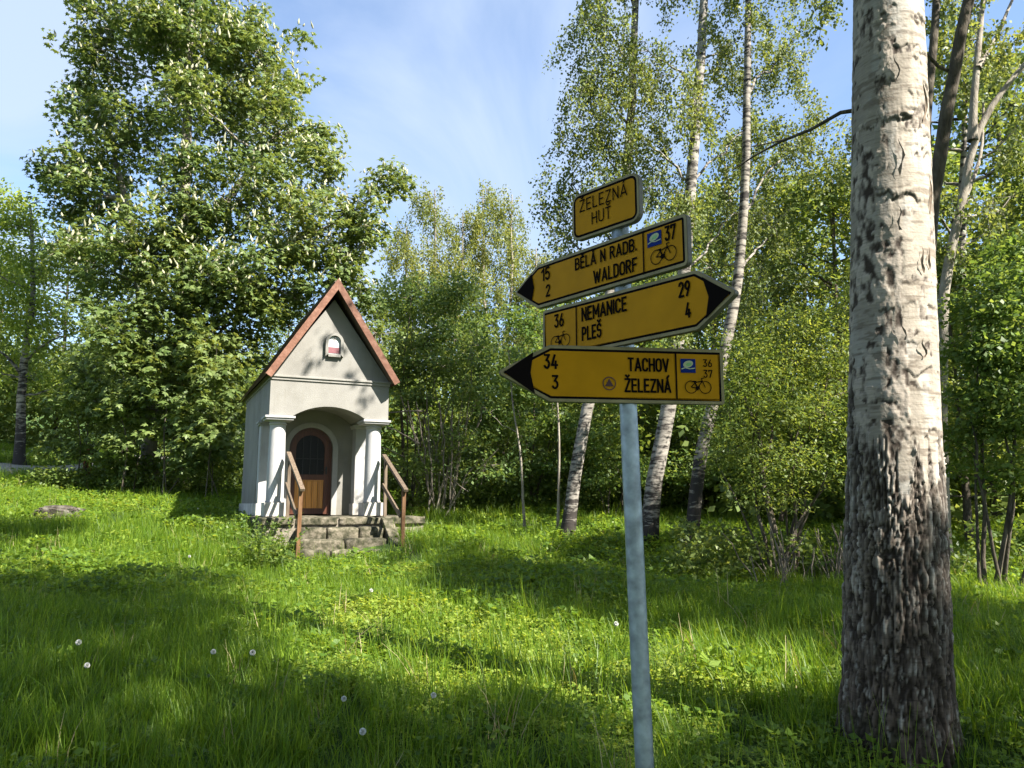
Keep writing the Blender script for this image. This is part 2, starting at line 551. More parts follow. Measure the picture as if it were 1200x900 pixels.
M['stone'] = stone_mat('step stone', [(.36, (.022, .024, .013)), (.48, (.075, .07, .046)), (.60, (.16, .14, .105)), (.78, (.27, .24, .19))], 7, .7, .95, 30)
M['mortar'] = stone_mat('mortar', [(.3, (.10, .09, .07)), (.7, (.24, .21, .17))], 9, .7, .95, 40)
M['rail_wood'] = wood_mat('weathered rail', [(.3, (.06, .042, .027)), (.5, (.115, .085, .058)), (.75, (.19, .15, .11))])
M['post_wood'] = wood_mat('stained post', [(.3, (.08, .038, .016)), (.5, (.14, .072, .032)), (.75, (.21, .12, .06))])
M['door_wood'] = wood_mat('varnished door', [(.3, (.32, .12, .014)), (.5, (.48, .20, .026)), (.75, (.60, .27, .045))], (16, 16, .8), .4, .12, .5)
M['door_frame'] = wood_mat('dark red door frame', [(.3, (.045, .014, .008)), (.7, (.10, .032, .015))], (14, 14, 1), .45, .1, .4)
M['verge'] = wood_mat('red brown verge board', [(.25, (.085, .038, .024)), (.5, (.15, .068, .042)), (.75, (.25, .14, .10))], (3, 3, 3), .7, .25)
M['tile'] = stone_mat('roof shingle', [(.3, (.06, .04, .03)), (.7, (.13, .08, .06))], 5, .4, .9, 20)
M['glass'] = plain_mat('dark door glass', (.006, .006, .007), .35, .15)
M['soil'] = stone_mat('meadow soil', [(.3, (.028, .045, .010)), (.5, (.035, .065, .013)), (.75, (.05, .09, .018))], 1.5, .6, 1, 14)
M['gravel'] = stone_mat('gravel track', [(.3, (.27, .25, .21)), (.6, (.38, .35, .30)), (.8, (.48, .45, .40))], 5, .6, 1, 60)
M['rock'] = stone_mat('lichen stone', [(.34, (.025, .024, .018)), (.5, (.07, .058, .048)), (.68, (.14, .13, .11))], 7, .7, .95, 25)
M['steel'] = plain_mat('galvanised steel', (.30, .35, .40), .45, .5, .5, .38, 22)
M['sign_edge'] = plain_mat('pale sign rim', (.25, .205, .11), .55, .2, 0, .2, 14)
M['sign_side'] = plain_mat('sign metal', (.15, .135, .11), .55, .3, .3, .2, 12)
M['sign_yellow'] = plain_mat('yellow sign face', (.44, .205, .003), .55, .08, 0, .10, 9)
M['sign_black'] = plain_mat('black sign print', (.008, .006, .006), .9, .02)
M['sign_blue'] = plain_mat('blue sign print', (.006, .022, .17), .7, .1)
M['sign_white'] = plain_mat('white sign print', (.42, .46, .30), .7, .1)
M['sign_green'] = plain_mat('green sign print', (.20, .42, .16), .45, .4)
M['sign_maroon'] = plain_mat('dark red sign print', (.05, .010, .010), .45, .4)
M['plaque_red'] = plain_mat('red plaque band', (.19, .075, .085), .5, .3, 0, .15, 20)
M['plaque_grey'] = plain_mat('grey plaque print', (.22, .22, .21), .5, .3)
M['plaque_white'] = plain_mat('white plaque', (.46, .49, .50), .45, .4, 0, .06, 20)
M['seed'] = plain_mat('dandelion seeds', (.75, .75, .72), .9, .1)
M['red_post'] = stone_mat('red stained post', [(.3, (.13, .045, .025)), (.7, (.28, .11, .06))], 6, .4, .9, 30)
M['bark_curl'] = plain_mat('curled birch bark', (.20, .15, .11), .8, .2, 0, .3, 40)
M['iron'] = plain_mat('dark iron', (.03, .03, .032), .5, .5, .6)

# ------------------------------------------------------------------ the ground
def axis(lo, hi, f0, f1, step, far):
    a = list(np.arange(f0, f1 + 1e-6, step))
    g = step
    x = f0
    while x > lo:
        g *= far; x -= g; a.insert(0, max(x, lo))
    g, x = step, f1
    while x < hi:
        g *= far; x += g; a.append(min(x, hi))
    return np.array(a)


gx, gy = axis(-450, 450, -20, 16, .3, 1.25), axis(-450, 600, -4, 32, .3, 1.25)
X, Y = np.meshgrid(gx, gy)
Z = H(X, Y)
V = np.stack([X, Y, Z], -1).reshape(-1, 3)
nx, ny = len(gx), len(gy)
I = (np.arange(ny - 1)[:, None] * nx + np.arange(nx - 1)[None])
Q = np.stack([I, I + 1, I + nx + 1, I + nx], -1).reshape(-1, 4)
tag(link('ground', mesh_np('ground', V, Q, smooth=True), M['soil']), kind='structure')

# the gravel track at the left
track = np.array([(-40, 22.5), (-28, 23.0), (-20, 23.4), (-15.5, 23.9), (-13.6, 25.0), (-13.0, 27.5), (-13.5, 32), (-15, 40)])
tt = np.linspace(0, 1, 70)
tk = np.stack([np.interp(tt, np.linspace(0, 1, len(track)), track[:, i]) for i in (0, 1)], -1)
dt = unit(np.gradient(tk, axis=0)); sd = np.stack([-dt[:, 1], dt[:, 0]], -1)
vs = []
for k in np.linspace(-1, 1, 7):
    p = tk + sd * k * (1.25 + .12 * np.sin(np.arange(70) * 1.3 + k)[:, None])
    vs.append(np.stack([p[:, 0], p[:, 1], H(p[:, 0], p[:, 1]) + .03 + .02 * (1 - k * k)], -1))
Vt = np.stack(vs, 1).reshape(-1, 3)
I = np.arange(69)[:, None] * 7 + np.arange(6)[None]
tag(link('gravel_path', mesh_np('gravel_path', Vt, np.stack([I, I + 7, I + 8, I + 1], -1).reshape(-1, 4), smooth=True), M['gravel']), kind='structure')

# ------------------------------------------------------------------ the chapel
CH_RZ = R(25.2)
CH0 = np.array([-4.626, 14.6, 1.34])
W_, DP = 2.33, 4.0                      # width of the front, depth to the back wall
EAVE = 2.645
ch = empty('chapel', CH0, CH_RZ)
tag(ch, 'small white wayside chapel with columned porch and steep red edged gable', 'chapel')


def arch_pts(x0, x1, zs, rise, n=20):
    w = (x1 - x0) / 2; cx = (x0 + x1) / 2
    if rise >= w - 1e-6:
        return [(cx + w * math.cos(a), zs + rise * math.sin(a)) for a in np.linspace(0, math.pi, n)]
    rad = (w * w + rise * rise) / (2 * rise); cz = zs + rise - rad
    a0 = math.asin(w / rad)
    return [(cx + rad * math.sin(a), cz + rad * math.cos(a)) for a in np.linspace(a0, -a0, n)]


D0, D1, DSP = .64, 1.555, 1.385         # door opening and its springing height
dr = (D1 - D0) / 2
outer = [(0, 0), (D0, 0)] + arch_pts(D0, D1, DSP, dr)[::-1] + [(D1, 0), (W_, 0), (W_, EAVE), (0, EAVE)]
b = MB(); b.prism(outer, 1.5, 1.72)
b.box(.001, .2, 1.72, DP, 0, EAVE); b.box(W_ - .2, W_ - .001, 1.72, DP, 0, EAVE); b.box(.2, W_ - .2, DP - .2, DP, 0, EAVE)
b.build('wall', M['plaster'], ch)
# porch front and side lintels with the flat arch, the vault set a little above it
CAPZ = 1.905
b = MB()
b.prism([(0, CAPZ), (.44, CAPZ)] + arch_pts(.44, 1.86, CAPZ + .01, .215)[::-1] + [(1.86, CAPZ), (W_, CAPZ), (W_, EAVE), (0, EAVE)], 0, .42)
b.build('porch_arch', M['plaster'], ch)
b = MB()
b.prism([(.002, CAPZ), (.36, CAPZ), (.36, CAPZ + .05)] + arch_pts(.40, 1.90, CAPZ + .06, .26)[::-1] + [(1.94, CAPZ + .05), (1.94, CAPZ), (W_ - .002, CAPZ), (W_ - .002, EAVE), (.002, EAVE)], .42, 1.5)
b.build('porch_vault', M['plaster'], ch)
APEX = EAVE + 1.66
b = MB(); b.prism([(0, EAVE + .05), (W_, EAVE + .05), (W_ / 2, APEX)], 0, DP)
b.build('gable', M['plaster'], ch)
b = MB()
b.box(-.045, W_ + .045, -.05, DP, EAVE + .012, EAVE + .05); b.box(-.02, W_ + .02, -.025, DP, EAVE - .04, EAVE + .012)
b.build('cornice', M['plaster'], ch, bevel=.006)
for cx in (.2, 2.09):
    b = MB(); b.lathe([(.178, .26), (.178, .285), (.163, .30), (.163, .6), (.158, 1.2), (.148, 1.73), (.148, 1.742), (.166, 1.75), (.166, 1.775), (.152, 1.782), (.152, 1.80), (.18, 1.815), (.18, 1.826)], cx, .21, 32)
    c = b.build('column', M['white_plaster'], ch)
    for p in c.data.polygons: p.use_smooth = abs(p.normal.z) < .5
    b = MB(); b.box(cx - .255, cx + .255, -.055, .46, 1.826, 1.862); b.box(cx - .28, cx + .28, -.08, .485, 1.862, CAPZ)
    b.build('capital', M['white_plaster'], c, bevel=.006)
    b = MB(); b.box(cx - .215, cx + .215, -.02, .43, 0, .26)
    b.build('pedestal', M['plinth'], c, bevel=.01)
for x0, x1 in ((.012, .35), (1.97, 2.315)):
    b = MB(); b.box(x0, x1, 1.2, 1.5, .24, 1.83)
    c = b.build('pilaster', M['white_plaster'], ch, bevel=.006)
    b = MB(); b.box(x0 - .04, x1 + .04, 1.16, 1.54, 1.83, 1.865); b.box(x0 - .06, x1 + .06, 1.14, 1.56, 1.865, CAPZ)
    b.build('capital', M['white_plaster'], c, bevel=.005)
    b = MB(); b.box(x0 - .03, x1 + .03, 1.17, 1.5, 0, .24)
    b.build('pedestal', M['plinth'], c, bevel=.008)
b = MB()
b.box(-.04, 0, 1.5, DP + .04, 0, .24); b.box(W_, W_ + .04, 1.5, DP + .04, 0, .24); b.box(0, W_, DP, DP + .04, 0, .24)
b.build('plinth', M['plinth'], ch, bevel=.006)
# white band round the door
o_ = arch_pts(D0 - .11, D1 + .11, DSP, dr + .11, 28); i_ = arch_pts(D0, D1, DSP, dr, 28)
b = MB(); b.prism([(D1 + .11, 0)] + o_ + [(D0 - .11, 0), (D0, 0)] + i_[::-1] + [(D1, 0)], 1.475, 1.5)
b.build('door_surround', M['white_plaster'], ch)
# door
d_in0, d_in1, drr = D0 + .055, D1 - .055, dr - .055
b = MB(); b.prism([(D0 + .002, 0)] + [(D0 + .055, 0)] + arch_pts(d_in0, d_in1, DSP, drr, 24)[::-1] + [(D1 - .055, 0), (D1 - .002, 0)] + arch_pts(D0 + .002, D1 - .002, DSP, dr - .002, 24), 1.56, 1.66)
door = b.build('door', M['door_frame'], ch)
b = MB()
b.box(d_in0, d_in0 + .10, 1.585, 1.625, .02, DSP); b.box(d_in1 - .10, d_in1, 1.585, 1.625, .02, DSP)
b.box(d_in0 + .10, d_in1 - .10, 1.586, 1.624, .02, .14); b.box(d_in0 + .10, d_in1 - .10, 1.586, 1.624, .74, .85)
b.prism([(d_in1, DSP)] + arch_pts(d_in0, d_in1, DSP, drr, 24)[1:-1] + [(d_in0, DSP), (d_in0 + .10, DSP)] + arch_pts(d_in0 + .1, d_in1 - .1, DSP, drr - .1, 24)[::-1][1:-1] + [(d_in1 - .10, DSP)], 1.585, 1.625)
b.build('door_stile', M['door_frame'], door)
pw = (d_in1 - d_in0 - .2) / 5
for k in range(5):
    b = MB(); b.box(d_in0 + .1 + k * pw + .004, d_in0 + .1 + (k + 1) * pw - .004, 1.60, 1.618, .14, .74)
    b.build('plank', M['door_wood'], door, bevel=.004)
b = MB(); b.box(d_in0 + .1, d_in1 - .1, 1.598, 1.626, .70, .735)
b.build('rail', M['door_wood'], door, bevel=.004)
b = MB(); b.prism([(d_in1 - .1, .85)] + arch_pts(d_in0 + .1, d_in1 - .1, DSP, drr - .1, 24) + [(d_in0 + .1, .85)], 1.606, 1.612)
b.build('glass', M['glass'], door)
for k in (1, 2, 3):
    xx = d_in0 + .1 + k * (d_in1 - d_in0 - .2) / 4
    b = MB(); b.box(xx - .008, xx + .008, 1.594, 1.605, .85, DSP + .28)
    b.build('window_bar', M['iron'], door)
b = MB(); b.box(d_in0 + .10, d_in1 - .10, 1.592, 1.604, 1.18, 1.195)
b.build('window_bar', M['iron'], door)
b = MB(); b.box(d_in1 - .075, d_in1 - .035, 1.575, 1.585, .86, 1.02); b.bar((d_in1 - .055, 1.545, .95), (d_in1 - .16, 1.545, .945), .018, .018); b.bar((d_in1 - .055, 1.545, .95), (d_in1 - .055, 1.58, .95), .016, .016)
b.build('handle', M['iron'], door)
# plaque in the gable
N0, N1, NS = 1.005, 1.36, 3.43
nr = (N1 - N0) / 2
b = MB(); b.prism([(N1, 3.12)] + arch_pts(N0, N1, NS, nr, 18) + [(N0, 3.12), (N0 + .055, 3.175)] + arch_pts(N0 + .055, N1 - .055, NS, nr - .055, 18)[::-1] + [(N1 - .055, 3.175), ], -.075, 0)
b.box(N0 + .055, N1 - .055, -.075, 0, 3.12, 3.175)
pl = b.build('wall_shrine', M['plaster'], ch)
b = MB(); b.prism([(N1 - .055, 3.175)] + arch_pts(N0 + .055, N1 - .055, NS, nr - .055, 18) + [(N0 + .055, 3.175)], -.022, -.012)
b.build('picture', M['plaque_white'], pl)
b = MB(); b.box(N0 + .065, N1 - .065, -.029, -.023, 3.20, 3.32)
b.build('red_band', M['plaque_red'], pl)
ncx = (N0 + N1) / 2
b = MB(); b.box(ncx - .008, ncx + .008, -.028, -.023, 3.34, 3.56); b.box(ncx - .04, ncx + .045, -.0285, -.0235, 3.475, 3.495)
b.lathe([(.001, 3.50), (.02, 3.505), (.024, 3.525), (.016, 3.55), (.001, 3.555)], ncx + .012, -.026, 10)
b.build('cross', M['plaque_grey'], pl)
# roof
RS, RE = -.30, DP + .35
RU, RZ_ = 1.165, 4.66                  # ridge
sl = (4.66 - 2.68) / (2.455 - 1.165)
for sg in (-1, 1):
    dv2 = Vector((sg * 1, 0, -sl)).normalized(); nv2 = Vector((sg * sl, 0, 1)).normalized()
    Ln = math.hypot(1.29, 1.29 * sl)
    b = MB()
    for k in range(12):                # overlapping shingle courses
        a0, a1 = Ln * k / 12, Ln * (k + 1) / 12 + .03
        p0 = Vector((RU, 0, RZ_)) + dv2 * a0 - nv2 * .012; p1 = Vector((RU, 0, RZ_)) + dv2 * a1 + nv2 * .012
        q0, q1 = p0 - nv2 * .028, p1 - nv2 * .03
        b.prism([(p0.x, p0.z), (p1.x, p1.z), (q1.x, q1.z), (q0.x, q0.z)], RS + .03, RE)
    tag(b.build('shingles', M['tile'], ch), kind='stuff')
    b = MB()
    p0 = Vector((RU, 0, RZ_)) - nv2 * .045; p1 = p0 + dv2 * (Ln - .02)
    q0, q1 = p0 - nv2 * .045, p1 - nv2 * .045
    b.prism([(p0.x, p0.z), (p1.x, p1.z), (q1.x, q1.z), (q0.x, q0.z)], RS + .04, RE - .02)
    b.build('roof_boarding', M['rail_wood'], ch)
    p0 = Vector((RU, 0, RZ_ + .012)); p1 = p0 + dv2 * (Ln + .03)
    hh = .128
    b = MB(); b.prism([(p0.x, p0.z), (p1.x, p1.z), (p1.x - nv2.x * hh, p1.z - nv2.z * hh), (p0.x, p0.z - hh / nv2.z)], RS - .005, RS + .03)
    b.build('verge_board', M['verge'], ch, bevel=.004)

# ------------------------------------------------------------------ platform, steps, handrails
rn = random.Random(4)


def rough_stone(x0, x1, y0, y1, z0, z1, amp=.014, cell=.09):
    """A hewn stone: a finely divided block with worn edges and an uneven surface."""
    import bmesh as bm_
    b_ = bm_.new(); bm_.ops.create_cube(b_, size=1)
    n_ = max(3, min(7, int(max(x1 - x0, y1 - y0) / cell)))
    bm_.ops.subdivide_edges(b_, edges=b_.edges[:], cuts=n_, use_grid_fill=True)
    co_ = np.array([v.co[:] for v in b_.verts])
    c_ = np.array([(x0 + x1) / 2, (y0 + y1) / 2, (z0 + z1) / 2]); e_ = np.array([x1 - x0, y1 - y0, z1 - z0])
    corner = (np.abs(co_) > .49).sum(1)
    P_ = c_ + co_ * e_
    nn = np.stack([fbm(P_[:, 0] * 5 + k * 9, P_[:, 1] * 5, P_[:, 2] * 5, 3, 700 + k) - .5 for k in range(3)], -1)
    P_ = P_ + nn * amp * 2 - np.sign(co_) * (np.abs(co_) > .49) * (corner > 1)[:, None] * amp * 1.1
    P_[:, 2] = np.minimum(P_[:, 2], z1)
    for v, p in zip(b_.verts, P_): v.co = p
    me_ = bpy.data.meshes.new('stone'); b_.to_mesh(me_); b_.free()
    for p in me_.polygons: p.use_smooth = True
    return me_


st = empty('stone_steps', CH0, CH_RZ)
tag(st, 'mossy stone steps and platform in front of the white chapel', 'steps')
b = MB(); b.box(-.08, 3.0, -.36, DP + .1, -1.3, -.04)
b.build('platform_core', M['mortar'], st)
for x0, x1, y0, y1 in ((-.12, .5, -.42, .6), (.5, 1.3, -.42, .9), (1.3, 2.12, -.42, .9), (2.12, 3.04, -.42, .7), (-.12, .5, .6, 1.9), (.5, 1.3, .9, 1.9), (1.3, 2.12, .9, 1.9), (2.12, 3.04, .7, 2.2)):
    link('slab', rough_stone(x0 + .008, x1 - .008, y0 + .008, y1 - .008, -.17, -.004 - rn.random() * .006), M['stone'], st)
TR, RI = .30, .185
for i in range(1, 5):
    yf = -.42 - TR * i
    cuts = [[.5, 1.02, 1.62, 2.1], [.47, 1.3, 2.08], [.44, .98, 1.5, 2.06], [.40, 1.12, 2.02]][i - 1]
    for a0, a1 in zip(cuts[:-1], cuts[1:]):
        link('step_stone', rough_stone(a0 + .007, a1 - .007, yf - rn.uniform(0, .03), yf + TR + .06, -.17 - RI * i - .12, -RI * i - rn.uniform(0, .02), .02), M['stone'], st)
b = MB(); b.box(.45, 2.05, -1.55, -.42, -1.35, -.95)
b.build('step_core', M['mortar'], st)
# sloping cheek stones beside the steps
for x0, x1 in ((2.13, 2.34),):
    for k in range(3):
        ya, yb = -.43 - .4 * k, -.43 - .4 * (k + 1) + .012
        za, zb = -.03 - .26 * k, -.03 - .26 * (k + 1)
        b = MB(); b.add([(x, y, z) for x in (x0, x1) for y, z in ((ya, za), (yb, zb), (yb, zb - .5), (ya, za - .5))], [(0, 1, 2, 3), (7, 6, 5, 4), (0, 4, 5, 1), (1, 5, 6, 2), (2, 6, 7, 3), (3, 7, 4, 0)])
        b.build('cheek_stone', M['stone'], st, bevel=.016)
for name_u, lab in ((.39, 'weathered wooden handrail on the left of the chapel steps'), (2.26, 'wooden handrail with an orange brown post right of the chapel steps')):
    hr = empty('handrail', CH0 + np.array([0, 0, 0]), CH_RZ)
    tag(hr, lab, 'handrail', 'handrails of the chapel steps')
    du = .02
    b = MB(); b.bar((name_u, -.15 - .02, -.04), (name_u, -.15, 1.10), .06, .06)
    b.build('post', M['rail_wood'], hr, bevel=.006)
    b = MB(); b.bar((name_u + .015, -1.30, -.95), (name_u + .03, -1.30, .50), .068, .068)
    b.build('post', M['post_wood'], hr, bevel=.007)
    b = MB(); b.bar((name_u - .005, -.02, 1.20), (name_u + .035, -1.42, .475), .085, .055)
    b.build('rail', M['rail_wood'], hr, bevel=.008)
    b = MB(); b.bar((name_u - .05, -.15, .60), (name_u - .02, -1.27, .02), .035, .09)
    b.build('brace', M['rail_wood'], hr, bevel=.005)

# ------------------------------------------------------------------ the signpost
PX, PY = .408, 2.7
sp_ = empty('signpost', (.445, PY, float(H(.445, PY))))
tag(sp_, 'leaning grey steel signpost carrying four yellow cycle route signs', 'signpost')
SP0 = Vector(sp_.location)


def pole_x(z): return .4535 - .0224 * z


zb, zt = float(H(.445, PY)) - .3, 2.73
b = MB()
kk, rr = 28, .031
rows = np.linspace(zb, zt, 12)
vsx = [(pole_x(z) + rr * math.cos(2 * math.pi * i / kk) - SP0.x, PY + rr * math.sin(2 * math.pi * i / kk) - SP0.y, z - SP0.z) for z in rows for i in range(kk)]
b.add(vsx, [(j * kk + i, j * kk + (i + 1) % kk, (j + 1) * kk + (i + 1) % kk, (j + 1) * kk + i) for j in range(11) for i in range(kk)] + [tuple(11 * kk + i for i in range(kk))])
pole = b.build('pole', M['steel'], sp_)
for p in pole.data.polygons: p.use_smooth = len(p.vertices) == 4


def arc(cx, cy, rx, ry, a0, a1, n=7):
    return [(cx + rx * math.cos(R(a)), cy + ry * math.sin(R(a))) for a in np.linspace(a0, a1, n)]


# narrow road sign capitals as pen strokes; (width, strokes), cap height 1
GL = {
    'A': (.52, [[(0, 0), (.26, 1), (.52, 0)], [(.09, .27), (.43, .27)]]),
    'B': (.44, [[(0, 0), (0, 1), (.22, 1)] + arc(.22, .76, .2, .24, 90, -90) + [(0, .52)], [(.22, .52)] + arc(.23, .26, .22, .26, 90, -90) + [(0, 0)]]),
    'C': (.44, [arc(.22, .76, .22, .24, 10, 180) + arc(.22, .24, .22, .24, 180, 350)]),
    'D': (.45, [[(0, 0), (0, 1), (.2, 1)] + arc(.2, .75, .25, .25, 90, 0, 5) + arc(.2, .25, .25, .25, 0, -90, 5) + [(0, 0)]]),
    'E': (.38, [[(.38, 1), (0, 1), (0, 0), (.38, 0)], [(0, .52), (.33, .52)]]),
    'F': (.38, [[(.38, 1), (0, 1), (0, 0)], [(0, .50), (.33, .50)]]),
    'H': (.45, [[(0, 0), (0, 1)], [(.45, 0), (.45, 1)], [(0, .52), (.45, .52)]]),
    'I': (.02, [[(.01, 0), (.01, 1)]]),
    'L': (.37, [[(0, 1), (0, 0), (.37, 0)]]),
    'M': (.58, [[(0, 0), (0, 1), (.29, .30), (.58, 1), (.58, 0)]]),
    'N': (.46, [[(0, 0), (0, 1), (.46, 0), (.46, 1)]]),
    'O': (.46, [arc(.23, .76, .23, .24, 0, 180) + arc(.23, .24, .23, .24, 180, 360) + [(.46, .76)]]),
    'P': (.43, [[(0, 0), (0, 1), (.2, 1)] + arc(.2, .74, .22, .26, 90, -90) + [(0, .48)]]),
    'R': (.45, [[(0, 0), (0, 1), (.2, 1)] + arc(.2, .75, .22, .25, 90, -90) + [(0, .50)], [(.2, .50), (.44, 0)]]),
    'S': (.43, [arc(.215, .77, .21, .23, 20, 200, 7) + arc(.215, .62, .21, .10, 210, 262, 3) + arc(.215, .42, .21, .10, 82, 20, 3) + arc(.215, .23, .21, .23, 20, -165, 8)]),
    'T': (.46, [[(0, 1), (.46, 1)], [(.23, 1), (.23, 0)]]),
    'U': (.46, [[(0, 1), (0, .25)] + arc(.23, .25, .23, .25, 180, 360) + [(.46, 1)]]),
    'V': (.50, [[(0, 1), (.25, 0), (.50, 1)]]),
    'W': (.74, [[(0, 1), (.19, 0), (.37, .85), (.55, 0), (.74, 1)]]),
    'Z': (.44, [[(0, 1), (.44, 1), (0, 0), (.44, 0)]]),
    '.': (.03, [[(.0, .0), (.0, .05)]]), ' ': (.16, []),
    '1': (.22, [[(0, .76), (.22, 1), (.22, 0)]]),
    '2': (.42, [arc(.21, .77, .20, .23, 170, 0, 7) + [(.40, .66), (0, 0), (.42, 0)]]),
    '3': (.42, [[(.02, 1), (.40, 1), (.18, .60)] + arc(.2, .30, .21, .30, 90, -150, 9)]),
    '4': (.46, [[(.24, 1), (0, .24), (.46, .24)], [(.33, .52), (.33, 0)]]),
    '5': (.42, [[(.38, 1), (.04, 1), (.02, .55)] + arc(.2, .32, .21, .32, 115, -150, 9)]),
    '6': (.43, [[(.28, 1), (.04, .46)] + arc(.215, .28, .205, .28, 160, 520, 13)]),
    '7': (.42, [[(0, .84), (0, 1), (.42, 1), (.13, 0)]]),
    '9': (.43, [[(.15, 0), (.39, .54)] + arc(.215, .72, .205, .28, -20, 340, 13)]),
}
MARK = {'Ž': ('Z', 'v'), 'Š': ('S', 'v'), 'Ě': ('E', 'v'), 'Ť': ('T', 'v'), 'Á': ('A', 'a')}


def text_mesh(txt, box, weight=.14, y=0.0):
    """Lettering in strokes, fitted to box (x0, z0, x1, z1); accents rise above the box."""
    lay, x = [], 0
    for ch in txt:
        g, mk = MARK.get(ch, (ch, None))
        w, st_ = GL[g]
        for p in st_: lay.append([(x + a, b) for a, b in p])
        c = x + w / 2
        if mk == 'v': lay.append([(c - .15, 1.32), (c, 1.15), (c + .15, 1.32)])
        if mk == 'a': lay.append([(c - .03, 1.15), (c + .12, 1.34)])
        x += w + .24
    wd = x - .24
    x0, z0, x1, z1 = box
    h = z1 - z0; t = h * weight
    sx = (x1 - x0 - t) / wd; sz = (h - t)
    b = MB(); k = 0; pens = []
    for p in lay:
        q = [(x0 + t / 2 + a * sx, z0 + t / 2 + c * sz) for a, c in p]
        pens.append(q)
    cut = []
    for q in pens:
        cur = [q[0]]
        for i in range(1, len(q)):
            cur.append(q[i])
            if i < len(q) - 1:
                d1 = Vector(q[i]) - Vector(q[i - 1]); d2 = Vector(q[i + 1]) - Vector(q[i])
                if d1.length > 1e-7 and d2.length > 1e-7 and d1.angle(d2) > R(65):
                    cut.append(cur); cur = [q[i]]
        cut.append(cur)
    for q in cut:
        q = [c_ for i, c_ in enumerate(q) if i == 0 or math.dist(c_, q[i - 1]) > 1e-6]
        if len(q) < 2: continue
        n = len(q); L_, R_ = [], []
        closed = math.dist(q[0], q[-1]) < 1e-6
        for i in range(n):
            a_ = Vector(q[i]) - Vector(q[i - 1]) if i > 0 else (Vector(q[-1]) - Vector(q[-2]) if closed else None)
            c_ = Vector(q[i + 1]) - Vector(q[i]) if i < n - 1 else (Vector(q[1]) - Vector(q[0]) if closed else None)
            d1 = (a_ or c_).normalized(); d2 = (c_ or a_).normalized()
            n1_, n2_ = Vector((-d1.y, d1.x)), Vector((-d2.y, d2.x))
            m_ = n1_ + n2_
            m_ = m_ / max(.35, m_.dot(n1_)) if m_.length > 1e-4 else n1_
            if m_.length > 1.7: m_ = m_.normalized() * 1.7
            P_ = Vector(q[i])
            if a_ is None: P_ = P_ - d2 * t * .42
            if c_ is None: P_ = P_ + d1 * t * .42
            L_.append(P_ + m_ * t / 2); R_.append(P_ - m_ * t / 2)
        yy = y - k * .00004; k += 1
        b.add([(v.x, yy, v.y) for v in L_ + R_], [(i, i + 1, n + i + 1, n + i) for i in range(n - 1)])
    me = bpy.data.meshes.new('lettering')
    me.from_pydata([tuple(map(float, v)) for v in b.v], [], b.f)
    return me


def round_poly(poly, rads, n=5):
    out = []
    m = len(poly)
    for i in range(m):
        p, a, c = Vector(poly[i]), Vector(poly[i - 1]), Vector(poly[(i + 1) % m])
        r = rads[i] if isinstance(rads, (list, tuple)) else rads
        u, v = (a - p).normalized(), (c - p).normalized()
        ang = u.angle(v)
        t = r / math.tan(ang / 2)
        cen = p + (u + v).normalized() * (r / math.sin(ang / 2))
        p0, p1 = p + u * t, p + v * t
        v0, v1 = p0 - cen, p1 - cen
        tot = v0.angle(v1)
        s = 1 if v0.x * v1.y - v0.y * v1.x > 0 else -1
        for k in range(n + 1):
            a_ = s * tot * k / n
            out.append((cen.x + v0.x * math.cos(a_) - v0.y * math.sin(a_), cen.y + v0.x * math.sin(a_) + v0.y * math.cos(a_)))
    return out


def offset_poly(poly, d):
    """Move a convex outline inwards by d."""
    m = len(poly); out = []
    area = sum(poly[i - 1][0] * poly[i][1] - poly[i][0] * poly[i - 1][1] for i in range(m))
    s = 1 if area > 0 else -1
    for i in range(m):
        p, a, c = Vector(poly[i]), Vector(poly[i - 1]), Vector(poly[(i + 1) % m])
        n1 = Vector((-(p - a).y, (p - a).x)).normalized() * s
        n2 = Vector((-(c - p).y, (c - p).x)).normalized() * s
        bis = (n1 + n2).normalized()
        out.append(tuple(p + bis * (d / max(.3, bis.dot(n1)))))
    return out


def ring(outer, inner, y):
    b = MB(); m = len(outer)
    vs = [(x, y, z) for x, z in outer] + [(x, y, z) for x, z in inner]
    return b.add(vs, [(i, (i + 1) % m, (i + 1) % m + m, i + m) for i in range(m)])


def flat(poly, y): 
    b = MB()
    tri = tessellate_polygon([[Vector((x, z, 0)) for x, z in poly]])
    return b.add([(x, y, z) for x, z in poly], [tuple(t) for t in tri])


def circle(cx, cz, r, n=28): return [(cx + r * math.cos(2 * math.pi * i / n), cz + r * math.sin(2 * math.pi * i / n)) for i in range(n)]


def stroke(b, pts, w, y):
    for p, q in zip(pts[:-1], pts[1:]):
        p, q = Vector(p), Vector(q); d = (q - p).normalized(); nn = Vector((-d.y, d.x)) * w / 2
        p = p - d * w * .3; q = q + d * w * .3
        b.add([(v.x, y, v.y) for v in (p + nn, q + nn, q - nn, p - nn)], [(0, 1, 2, 3)])


